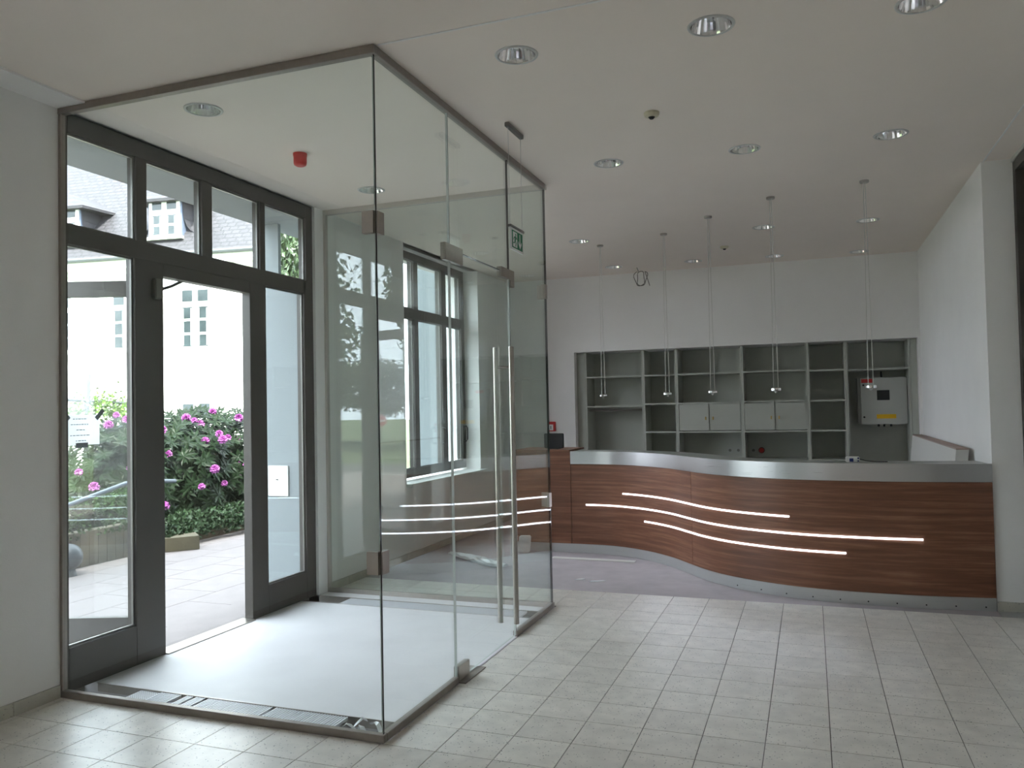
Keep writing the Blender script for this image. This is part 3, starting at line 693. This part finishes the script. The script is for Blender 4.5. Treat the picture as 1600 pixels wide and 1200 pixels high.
MB().lathe([(.03, -.092), (.042, -.085), (.047, -.07), (.047, -.018)], (.795, 1.312, H), 24).build('sounder_body', 'red_plastic', fs, smooth=False)
MB().lathe([(.05, -.018), (.05, -.0005)], (.795, 1.312, H), 24).build('sounder_base', 'red_plastic', fs)
# hanging cable loop
hc = empty('cable_loop', (2.05, 7.23, H), 'loose grey cable loop dangling from the ceiling', 'cable')
pts = [(2.05, 7.23, H-.001)]
for k in range(40):
    a = k/40*4*math.pi; rr = .075+.02*math.sin(k*.7); pts.append((2.07+rr*math.cos(a+1.57)*1.0+.0015*k, 7.23+.03*math.sin(k*.33), H-.155+.10*math.sin(a+1.57)))
pts.append((2.22, 7.23, H-.26)); MB().tube(pts, .006, 6).build('cable_strand', 'cable_grey', hc)
# emergency exit sign
ex = empty('exit_sign', (2.40, 1.44, H), 'hanging green emergency exit sign with running figure and arrow', 'exit sign')
box('ceiling_bar', 'bead', 2.385, 2.415, 1.30, 1.59, H-.03, H-.0005, ex, bevel=.003)
for y in (1.325, 1.565): MB().tube([(2.40, y, H-.03), (2.40, y, 2.85)], .0015, 6).build('sign_wire', 'wire', ex)
box('sign_cap', 'bead', 2.388, 2.412, 1.315, 1.575, 2.845, 2.86, ex)
pl = box('sign_plate', 'sign_white', 2.394, 2.406, 1.325, 1.565, 2.70, 2.845, ex)
def sg(n, poly, mat, lift=.0008):   # u runs along +y (to the right as seen from +x), v up
    return MB().prism(poly, (2.406+lift, 1.445, 2.772), (0, 1, 0), (0, 0, 1), (.0008, 0, 0)).build(n, mat, pl)
sg('green_field', [(-.102, -.058), (.102, -.058), (.102, .058), (-.102, .058)], 'sign_green', 0)
sg('door_shape', [(-.085, -.05), (-.005, -.05), (-.005, .05), (-.085, .05)], 'sign_white')
L2 = .0017
sg('runner_head', [(-.034+.009*math.cos(k), .033+.009*math.sin(k)) for k in [i*math.pi/5 for i in range(10)]], 'sign_green', L2)
sg('runner_body', [(-.055, .02), (-.03, .024), (-.022, .016), (-.036, -.008), (-.024, -.022), (-.034, -.046), (-.043, -.044), (-.037, -.024), (-.05, -.01), (-.056, -.026), (-.08, -.03), (-.08, -.022), (-.062, -.018), (-.052, .004), (-.047, .014), (-.062, .008), (-.07, -.006), (-.077, -.002), (-.068, .014)], 'sign_green', L2)
sg('runner_arm', [(-.03, .018), (-.024, .008), (-.01, .004), (-.01, .011), (-.02, .014), (-.025, .022)], 'sign_green', L2)
sg('arrow_shape', [(.043, .05), (.057, .05), (.057, -.02), (.08, .002), (.08, -.016), (.05, -.05), (.02, -.016), (.02, .002), (.043, -.02)], 'sign_white')

# ================================================================== LITTER ON THE FLOOR
def lump(name, mat, path, wd, ht, label, cat, seed, group=None):
    rr = random.Random(seed); mb = MB(); n = 14; rings = []
    pts = [Vector(p) for p in path]; K = 16
    for k in range(K+1):
        t = k/K*(len(pts)-1); i = min(int(t), len(pts)-2); p = pts[i].lerp(pts[i+1], t-i)
        d = (pts[i+1]-pts[i]).normalized(); s = Vector((-d.y, d.x, 0)); e = max(.25, math.sin(math.pi*min(max(k/K, .04), .96))**.4)
        rings.append([p+s*wd*e*math.cos(2*math.pi*q/n)*(.8+.4*rr.random())+Vector((0, 0, max(0.002, ht*.5+ht*.5*e*math.sin(2*math.pi*q/n)*(.7+.6*rr.random())))) for q in range(n)])
    V = [v for r_ in rings for v in r_]; F = [(i*n+k, (i+1)*n+k, (i+1)*n+(k+1)%n, i*n+(k+1)%n) for i in range(K) for k in range(n)]
    F += [tuple(range(n)), tuple(K*n+k for k in reversed(range(n)))]
    return tag(mb.add(V, F).build(name, mat), label, cat, group)
lump('plastic_sheet', 'film', [(.36, 4.70, 0), (.75, 4.50, 0), (1.0, 4.28, 0), (1.22, 4.20, 0)], .07, .07, 'crumpled white plastic sheet lying on the grey lobby floor', 'plastic sheet', 3)
bgp = MB().obox((1.03, 5.08, 0), (.13, .03, 0), (-.02, .09, 0), (.02, 0, .19)); tag(bgp.build('plastic_bag', 'film', bevel=.012), 'small upright white plastic bag in front of the counter end', 'bag')
tag(MB().obox((1.50, 4.86, 0), (.92, -.02, 0), (.0, .10, 0), (0, 0, .006)).build('cardboard_strip', 'board_white'), 'flat pale strip lying along the counter kick plate', 'strip')
for a, l, lab in (((2.05, 3.87), .09, 'tiny pale paper scrap left on the grey floor'), ((2.20, 3.83), .15, 'larger torn paper scrap right on the grey floor')):
    mb = MB().prism([(0, 0), (l*.5, .02), (l, .07), (l*.8, .075), (l*.4, .05), (.02, .03)], (a[0], a[1], 0), (1, 0, 0), (0, 1, 0), (0, 0, .004)); tag(mb.build('paper_scrap', 'paper'), lab, 'paper', 'paper scraps on the floor')

# ---- notice taped to the entrance pane
nt_ = empty('paper_notice', (-.06, .2, 1.48), 'white printed notice taped to the left entrance pane', 'notice')
box('sheet', 'thin_paper', -.0655, -.0645, .078, .333, 1.48, 1.668, nt_)
for k, (a, b) in enumerate(((.135, .245), (.12, .26), (.16, .225), (.115, .27), (.155, .23))):
    z = 1.645-k*.034; y = a
    while y < b-.01:
        l = R_.uniform(.010, .024); box('text_line', 'ink', -.0644, -.0641, y, min(y+l, b), z-.005, z, nt_); y += l+.006
for y, z, a in ((.335, 1.67, .8), (.08, 1.67, -.8), (.2, 1.478, 0)):
    c, s_ = math.cos(a), math.sin(a); w_, h_ = .04, .014
    if a == 0: w_, h_ = .045, .016
    MB().prism([(c*u-s_*v, s_*u+c*v) for u, v in ((-w_, -h_), (w_, -h_), (w_, h_), (-w_, h_))], (-.064, y, z), (0, 1, 0), (0, 0, 1), (.0008, 0, 0)).build('tape_strip', 'tape', nt_)

# ================================================================== OUTDOORS
GZ = -.03
tag(MB().box(-120, 60, -120, 120, -.6, -.09).build('ground_lawn', 'lawn'), 'green lawn stretching away outside the building', 'lawn', kind='structure')
tag(MB().box(-60, 20, -13.5, -10.2, -.09, -.06).build('ground_road', 'asphalt'), 'grey asphalt road beyond the forecourt', 'road', kind='structure')
pv = empty('ground_paving', (-2, 2, GZ), 'pale paving slabs of the forecourt outside the entrance', 'paving', kind='structure')
MB().box(-3.9, -.105, -3, 9, -.09, GZ-.008).build('paving_bed', 'mortar', pv)
tag(MB().box(-16, -.62, -10.2, -3.05, -.09, -.035).box(-16, -4.15, -3.05, -1.05, -.09, -.035).box(-3.4, -.62, 9.05, 16, -.09, -.035).box(-.6, 8, -22, -9.95, -.09, -.035).build('ground_forecourt', 'slab'), 'pale open forecourt beside the entrance', 'forecourt', kind='structure')
sm = None
for i in range(7):
    for j in range(-4, 12):
        x1 = -.625-i*.5; y0 = j*.75+(.375 if i % 2 else 0)
        if x1-.5 < -4.1: continue
        if sm is None: o = box('paving_slab', 'slab', -.497, -.003, .003, .747, -.05, 0, pv); sm = o.data; 
        else: o = bpy.data.objects.new('paving_slab', sm); COL.objects.link(o); o.parent = pv
        o.location = Vector((x1, y0, GZ))
for v in sm.vertices: v.co += WO[pv]-Vector((0, 0, 0))
for o in pv.children:
    if o.name.startswith('paving_slab'): o.location = o.location-WO[pv]
box('porch_slab', 'slab', -.622, -.106, .025, 2.655, -.05, GZ+.005, pv)

# planter
pw = empty('planter_wall', (-3.5, 3, GZ), 'low board-marked concrete planter wall across the forecourt', 'planter wall')
def wallseg(n, a, b, t, h): 
    a, b = Vector(a), Vector(b); d = (b-a); s = Vector((-d.y, d.x, 0)).normalized()*t
    return MB().obox((a.x, a.y, GZ), d, s, (0, 0, h)).build(n, 'concrete', pw, bevel=.006)
wallseg('wall_run', (-3.5, -1.0, 0), (-3.46, 3.95, 0), .18, .39)
wallseg('kerb_block', (-3.46, 3.95, 0), (-2.98, 4.50, 0), .35, .17)
for k in range(40):
    y = -.9+k*.12
    if y > 3.9: break
    x = -3.5+.04*(y+1)/4.95; MB().box(x, x+.006, y, y+.012, GZ+.01, GZ+.38).build('board_mark', 'concrete', pw)
tag(MB().box(-9, -3.5, -1, 14, -.09, .10).build('planting_bed', 'soil'), 'dark soil bed behind the planter wall', 'soil', kind='structure')

# leaf meshes
def leaf_mesh(leaves, name, mat, parent=None, origin=(0, 0, 0)):
    V = []; F = []
    for c, d, s, l, wd in leaves:    # base, direction, side vector, length, width
        n = d.cross(s)
        o = len(V); a = c; b = c+d*l*.45+s*wd*.5+n*wd*.12; e = c+d*l*.45-s*wd*.5+n*wd*.12; mid = c+d*l*.5; t = c+d*l-n*l*.08
        V += [a, b, t, e, mid]; F += [(o, o+1, o+4), (o+1, o+2, o+4), (o+2, o+3, o+4), (o+3, o, o+4)]
    mb = MB(); mb.v = V; mb.f = F; mb.mi = [0]*len(F)
    return mb.build(name, mat, parent, origin=origin, uvs=[(0, 0)]*len(V))
def rvec(rr):
    while True:
        v = Vector((rr.uniform(-1, 1), rr.uniform(-1, 1), rr.uniform(-1, 1)))
        if .05 < v.length < 1: return v.normalized()
def perp(d, rr):
    s = d.cross(rvec(rr)); return s.normalized()
rr = random.Random(11)
rb = empty('rhododendron', (-4.7, 6.3, .1), 'large rhododendron bush with pink blossoms outside the doorway', 'bush')
EL = [((-4.6, 4.75, .75), (.85, .85, .85)), ((-4.6, 5.6, .8), (.95, .9, .82)), ((-4.7, 6.6, .85), (1.05, 1.0, .9)), ((-4.8, 7.6, .85), (1.0, 1.0, .88)), ((-4.5, 8.6, .85), (.9, .9, .85)), ((-5.1, 6.3, .85), (.8, 1.5, .85))]
leaves = []; spots = []
for (c, e) in EL:
    c = Vector(c)
    for k in range(480):
        d = rvec(rr); shell = rr.uniform(.72, 1.03)*(1+.10*math.sin(7*d.y+3*d.x)*math.cos(5*d.z))
        q = c+Vector((d.x*e[0], d.y*e[1], d.z*e[2]))*shell
        if q.z < .16: continue
        up = (d+Vector((0, 0, .55))+Vector((.4, -.35, 0))).normalized(); a = perp(up, rr); b = up.cross(a)
        if shell > .95 and d.x > -.2: spots.append((q, up))
        nl = rr.randint(7, 9); ph = rr.random()*6.3
        for i in range(nl):
            t = ph+i*2*math.pi/nl; rad = a*math.cos(t)+b*math.sin(t); dd = (rad*.92+up*rr.uniform(-.25, .35)).normalized()
            leaves.append((q, dd, dd.cross(up).normalized(), rr.uniform(.12, .175), rr.uniform(.042, .058)))
fo = leaf_mesh(leaves, 'foliage', 'rhodo_leaf', rb); fo['kind'] = 'stuff'
for k in range(9):
    x, y = -4.8+rr.uniform(-.3, .3), 4.6+k*.48; q = Vector((x, y, .1)); pts = [q]
    for i in range(4): q = q+Vector((rr.uniform(-.18, .22), rr.uniform(-.2, .2), .26)); pts.append(q)
    MB().tube(pts, [.028, .022, .018, .012, .007], 6).build('branch', 'bark', rb)
fl = []
for k in range(26):
    d = rvec(rr); 
    if d.z < -.35: d.z = -d.z
    base = d*.022; s = perp(d, rr); s2 = d.cross(s)
    for i in range(5):
        a = i*2*math.pi/5; pd = (s*math.cos(a)+s2*math.sin(a)+d*.75).normalized(); fl.append((base, pd, pd.cross(d).normalized(), .044, .034))
f0 = leaf_mesh(fl, 'blossom', 'flower_pink', rb, ); fm = f0.data
for v in fm.vertices: v.co += WO[rb]
TG = [(165,652),(183,666),(202,668),(133,717),(155,720),(138,733),(184,742),(141,750),(160,755),(250,668),(297,667),(305,670),(322,650),(345,672),(372,681),(359,690),(375,655),(388,668),(312,688),(267,722),(278,733),(297,738),(348,750),(372,722),(380,742),(330,731),(290,777),(312,773),(315,812),(259,795),(350,690),(237,690),(224,700),(292,660)]
first = True
spots = [(q, up) for q, up in spots if in_view(q)]
used = []
for i, (tx, ty) in enumerate(TG):
    # the blossom sits on the outermost leaf rosette there, so it stands at the bush's own depth
    best = min(spots, key=lambda s: (in_view(s[0])[0]-tx)**2+(in_view(s[0])[1]-ty)**2+((s[0]-CAM).length-8.5)*160)
    q = best[0]+best[1]*.05+(CAM-best[0]).normalized()*.06; spots.remove(best)
    if first: o = f0; first = False
    else: o = bpy.data.objects.new('blossom', fm); COL.objects.link(o); o.parent = rb
    o.location = q-WO[rb]; o.rotation_euler = (rr.uniform(-.5, .5), rr.uniform(-.3, .6), rr.uniform(0, 6)); s = rr.uniform(.8, 1.2); o.scale = (s, s, s)
# clipped groundcover over planter and ivy at right
def cover(name, mat, n, f, lsz, label, cat, seed, origin):
    rr = random.Random(seed); L = []
    for k in range(n):
        q, nrm = f(rr); d = (nrm*.4+rvec(rr)).normalized(); L.append((Vector(q), d, perp(d, rr), rr.uniform(*lsz), rr.uniform(*lsz)*.7))
    e = empty(name, origin, label, cat); WO[e] = Vector(origin)
    o = leaf_mesh(L, 'foliage', mat, e); o['kind'] = 'stuff'; return e
def hedge_f(r):
    y = r.uniform(.2, 4.0); u = r.random()
    if u < .55: return (-3.42+.05*math.sin(9*y)-r.uniform(0, .10), y, r.uniform(.30, .72+.05*math.sin(5*y))), Vector((1, 0, .2))
    return (-r.uniform(3.45, 3.75), y, .70+.07*math.sin(5*y)+r.uniform(-.06, .05)), Vector((0, 0, 1))
cover('low_hedge', 'hedge_leaf', 4200, hedge_f, (.03, .06), 'low clipped green hedge spilling over the planter wall', 'hedge', 5, (-3.6, 2.1, .1))
MB()
def ivy_f(r):
    t = r.random(); y = 4.25+t*2.6; xe = -3.35+.18*t; x = xe-r.uniform(0, .9)**1.3
    return (x+.3*max(0, (.25-t)), y, max(.0, .05+.22*min(1, (xe-x)*3+.2)+r.uniform(-.05, .06))), Vector((.4, -.3, 1))
cover('ivy_cover', 'ivy_leaf', 4200, ivy_f, (.05, .085), 'pale variegated ivy creeping onto the paving below the bush', 'ivy', 6, (-3.6, 5.5, .0))

# handrail, ball, white sign board outside
hr = empty('outdoor_handrail', (-3.2, 3.6, GZ), 'sloping tubular steel handrail in front of the bush', 'handrail')
MB().tube([(-3.2, 1.9, .55), (-3.2, 2.79, .715), (-3.2, 3.55, .87), (-3.2, 3.72, .885), (-3.2, 4.33, .83)], .026, 12).build('rail_tube', 'rail_paint', hr, smooth=True)
for y, z in ((2.0, .56), (3.62, .87)): MB().tube([(-3.2, y, GZ), (-3.2, y, z)], .018, 10).build('rail_post', 'rail_paint', hr)
bs = empty('stone_ball', (-3.2, 2.83, GZ), 'grey metal ball standing before the planter wall', 'ball')
MB().lathe([(.001, -.14)]+[(.14*math.sin(a), -.14*math.cos(a)) for a in [k*math.pi/16 for k in range(1, 16)]]+[(.001, .14)], (-3.2, 2.80, .17), 26).build('ball_body', 'rubber', bs, smooth=True)
MB().lathe([(.08, GZ), (.06, .06)], (-3.2, 2.80, 0), 16).build('ball_foot', 'dark_post', bs)
ws = empty('rounded_sign_board', (-6, 5.0, .1), 'white board with a rounded corner behind the hedge', 'sign board')
poly = [(4.2, .10), (5.46, .10), (5.46, .55)]+[(5.46-.25*(1-math.cos(a)), .85+.38*math.sin(a)) for a in [k*math.pi/2/8 for k in range(9)]]+[(4.2, 1.23)]
MB().prism(poly, (-6.05, 0, 0), (0, 1, 0), (0, 0, 1), (.06, 0, 0)).build('board_panel', 'white_plastic', ws)
for y in (4.5, 5.2): box('board_leg', 'dark_post', -6.10, -6.055, y, y+.06, .05, 1.0, ws)
# small lime-green vine tree on a frame behind the bush
vt = empty('young_vine', (-7, 6.5, .1), 'bright lime green young vine on a frame behind the bush', 'vine')
rr = random.Random(21); L = []
for k in range(1500):
    y = rr.uniform(5.6, 7.7); q = Vector((-7+rr.uniform(-.3, .3), y, 1.72+.16*math.sin(4*y)+rr.gauss(0, .13))); d = rvec(rr); L.append((q, d, perp(d, rr), rr.uniform(.05, .09), rr.uniform(.04, .07)))
o = leaf_mesh(L, 'foliage', 'lime_leaf', vt); o['kind'] = 'stuff'
for y in (5.8, 6.4, 7.3): MB().tube([(-7, y, .05), (-7, y+.05, 2.0 if y != 6.4 else 2.35)], .045, 8).build('frame_post', 'dark_post', vt)
MB().tube([(-7, 5.7, 1.95), (-7, 7.5, 1.85)], .03, 8).build('frame_rail', 'dark_post', vt)

# trees
def make_tree(name, seed, hgt, rad, mat='tree_leaf'):
    rr = random.Random(seed); e = empty(name, (0, 0, 0)); WO[e] = Vector((0, 0, 0))
    MB().tube([(0, 0, -.1), (.08, .05, hgt*.3), (-.05, .1, hgt*.6), (.05, 0, hgt*.85)], [.2, .16, .1, .04], 8).build('trunk', 'bark', e)
    L = []; cl_ = []
    for k in range(16):
        d = rvec(rr); cl_.append((Vector((d.x*rad*.65, d.y*rad*.65, hgt*.66+d.z*hgt*.24)), rad*rr.uniform(.35, .55)))
    for c, r0 in cl_:
        for k in range(620):
            d = rvec(rr); q = c+d*r0*rr.uniform(.35, 1.05); dd = (rvec(rr)+Vector((0, 0, -.3))).normalized(); L.append((q, dd, perp(dd, rr), rr.uniform(.2, .36), rr.uniform(.13, .22)))
        MB().tube([(0, 0, hgt*.35), tuple(c*.6+Vector((0, 0, hgt*.22))), tuple(c)], [.09, .05, .02], 6).build('bough', 'bark', e)
    o = leaf_mesh(L, 'crown', mat, e); o['kind'] = 'stuff'; return e
t1 = make_tree('tree', 31, 9.0, 3.4); t2 = make_tree('tree', 32, 7.5, 2.9)
TR = [(t1, (-7.36, 13.44), (.40, .40, .8), 'leafy tree added to stand in for a reflection in the upper right pane'), (t1, (-17.5, -20.5), 1.0, 'large tree beyond the road mirrored left of the road sign'),  # first tree is added in place of leaves mirrored in the pane
      (t2, (-12.0, -27.5), (1.2, 1.2, 1.5), 'leafy tree mirrored right behind the road sign'), (t1, (-27, -31), 1.3, 'tallest distant tree far beyond the lawn'), (t2, (1.0, -36), 1.2, 'distant leafy tree right of the road sign'),
      (t1, (-30, -14), 1.2, 'broad distant tree beyond the lawn'), (t2, (-3.0, 19.5), .8, 'leafy tree outside the lobby window'),
      (t2, (-23.0, -24.0), (1.0, 1.0, .55), 'low spreading tree between the large tree and the tallest one'), (t1, (-18.8, -30.0), (.9, .9, .5), 'low spreading tree behind the road sign'), (t2, (-8.2, -21.5), (.6, .6, .5), 'low tree at the road edge right of the road sign')]
for i, (src, (x, y), s, lab) in enumerate(TR):
    o = src if i < 2 and False else copy_tree(src)
    o.location = (x, y, -.09); o.scale = s if isinstance(s, tuple) else (s, s, s); o.rotation_euler = (0, 0, i*1.3); tag(o, lab, 'tree', 'trees around the building')
for src in (t1, t2):
    for ch in list(src.children): bpy.data.objects.remove(ch)
    bpy.data.objects.remove(src)
# no-entry sign beyond the road
ns = empty('no_entry_sign', (-10.9, -17.3, -.09), 'round red no entry road sign reflected in the far glass', 'road sign')
sgp = Vector((-10.9, -17.3, 1.25)); dn = (Vector((-.03, 1.65, 1.25))-sgp); dn.z = 0; dn.normalize(); sx = Vector((-dn.y, dn.x, 0))
MB().tube([(sgp.x, sgp.y, -.09), (sgp.x, sgp.y, 1.5)], .025, 8).build('sign_post', 'bead', ns)
MB().prism([(.23*math.cos(k*math.pi/14), .23*math.sin(k*math.pi/14)) for k in range(28)], sgp+dn*.03, sx, (0, 0, 1), dn*.01).build('sign_disc', 'red_plastic', ns)
MB().prism([(-.17, -.035), (.17, -.035), (.17, .035), (-.17, .035)], sgp+dn*.041, sx, (0, 0, 1), dn*.004).build('sign_bar', 'sign_white', ns)

# ================================================================== HOUSE ACROSS THE FORECOURT
HP0 = Vector((-15.491, 16.829, 0)); UH = Vector((.9909, .1345, 0)); NH = Vector((-.1345, .9909, 0))
def hp(s, z, b): return HP0+UH*s+NH*b+Vector((0, 0, z))
hs = empty('house', tuple(hp(0, -.09, 0)), 'white rendered house with grey slate roof and dormers outside', 'house')
def hbox(n, mat, s0, s1, z0, z1, b0, b1, par=hs):
    return MB().obox(hp(s0, z0, b0), UH*(s1-s0), NH*(b1-b0), (0, 0, z1-z0)).build(n, mat, par)
hbox('wall', 'house_wall', -12, 3.6, -.09, 6.5, 0, 9)
hbox('cornice', 'house_trim', -12.3, 3.8, 6.42, 6.68, -.38, .0)
hbox('soffit_moulding', 'house_trim', -12.2, 3.7, 6.28, 6.42, -.16, .0)
MB().tube([hp(-12.4, 6.74, -.44), hp(3.9, 6.74, -.44)], .075, 10).build('gutter', 'gutter_zinc', hs)
# roof slopes as two plates with slate UVs
SL = math.radians(50)
mb = MB(); uv = []
def rp(s, l, th=0): return hp(s, 6.72+l*math.sin(SL)+th*math.cos(SL), -.40+l*math.cos(SL)-th*math.sin(SL))
for s, l, th in ((-12.4, 0, 0), (3.9, 0, 0), (3.9, 7.6, 0), (-12.4, 7.6, 0), (-12.4, 0, .06), (3.9, 0, .06), (3.9, 7.6, .06), (-12.4, 7.6, .06)): mb.v.append(rp(s, l, th)); uv.append((s, l))
mb.f = [(0,3,2,1),(4,5,6,7),(0,1,5,4),(1,2,6,5),(2,3,7,6),(3,0,4,7)]; mb.mi = [0]*6
mb.build('roof', 'slate', hs, uvs=uv)
MB().prism([(0, 0), (9.9, 0), (4.95, 5.9)], hp(-12.2, 6.5, -.4), NH, (0, 0, 1), UH*.1).build('gable', 'house_wall', hs)
MB().prism([(0, 0), (9.9, 0), (4.95, 5.9)], hp(3.5, 6.5, -.4), NH, (0, 0, 1), UH*.1).build('gable', 'house_wall', hs)
MB().obox(rp(-12.4, 7.6), UH*16.3, NH*4.9-Vector((0, 0, 5.8)), Vector((0, 0, .06))).build('roof_rear', 'slate', hs, uvs=[(0, 0)]*8)
def hwin(s0, s1, z0, z1, b=0, rows=4, par=hs, name='window'):
    g = hbox(name, 'house_trim', s0-.07, s1+.07, z0-.06, z1+.06, b-.02, b+.03, par)
    cols = 2; t = .045; sm_ = (s0+s1)/2
    for a, c in ((s0, sm_-.05), (sm_+.05, s1)):
        z = z0; 
        hh_ = (z1-z0-.14-(rows-2)*t)/rows
        for k in range(rows):
            hbox('pane', 'house_pane', a+.05, c-.05, z+.02, z+hh_-.02, b-.035, b-.021, g); z += hh_+(t if k < rows-2 else .14)
        if rows > 2:
            hbox('curtain', 'curtain', a+.05, a+.11, z0+.05, z1-hh_-.2, b-.04, b-.036, g)
            hbox('curtain', 'curtain', c-.11, c-.05, z0+.05, z1-hh_-.2, b-.04, b-.036, g)
    hbox('window_ledge', 'house_trim', s0-.22, s1+.22, z0-.16, z0-.08, b-.16, b, g)
    return g
for s0, s1, z0, z1, rw_ in ((.80, 1.83, 3.80, 5.65, 4), (-1.75, -.65, 3.85, 5.65, 4), (-4.4, -3.3, 3.85, 5.65, 4), (.80, 1.86, .85, 2.0, 2), (-1.75, -.65, .85, 2.0, 2)):
    hwin(s0, s1, z0, z1, 0, rw_)
for sc_, wd in ((.19, .62), (-3.62, .62)):
    d = hbox('dormer', 'dormer_zinc', sc_-wd, sc_+wd, 7.1, 8.72, .05, 1.7)
    hwin(sc_-wd+.13, sc_+wd-.13, 7.48, 8.60, .03, 3, d, 'dormer_window')
    # swept slate cheeks and hipped hood
    hood = MB(); ov = .28; zt = 8.72
    a, b_, c_, e_ = hp(sc_-wd-ov, zt-.08, -.2), hp(sc_+wd+ov, zt-.08, -.2), hp(sc_+wd+ov*2.2, zt-.05, 2.2), hp(sc_-wd-ov*2.2, zt-.05, 2.2)
    r1_, r2_ = hp(sc_, zt+.45, .35), hp(sc_, zt+.55, 2.4)
    lo = Vector((0, 0, -.09))
    hood.add([a, b_, c_, e_, r1_, r2_, a+lo, b_+lo, c_+lo, e_+lo], [(0, 1, 4), (1, 2, 5, 4), (3, 0, 4, 5), (0, 6, 7, 1), (1, 7, 8, 2), (3, 9, 6, 0), (6, 9, 8, 7), (2, 8, 9, 3, 5)])
    hood.build('dormer_hood', 'slate', d, uvs=[(v.dot(UH), v.z) for v in hood.v])
    for sg_ in (-1, 1):
        sw = MB(); n = 6; V = []
        for k in range(n+1):
            t = k/n; x = sc_+sg_*(wd+.02+.75*t*t); z = 8.62-1.15*math.sqrt(max(0, 1-(1-t)**2)); bk_ = (z-6.72)/math.tan(SL)-.34
            V += [hp(x, z, max(.08, bk_*t)-.02), hp(x, z+.02, bk_+.5)]
        sw.add(V, [(2*k, 2*k+2, 2*k+3, 2*k+1) if sg_ > 0 else (2*k, 2*k+1, 2*k+3, 2*k+2) for k in range(n)])
        sw.build('dormer_cheek', 'slate', d, uvs=[(v.dot(NH), v.z) for v in sw.v])
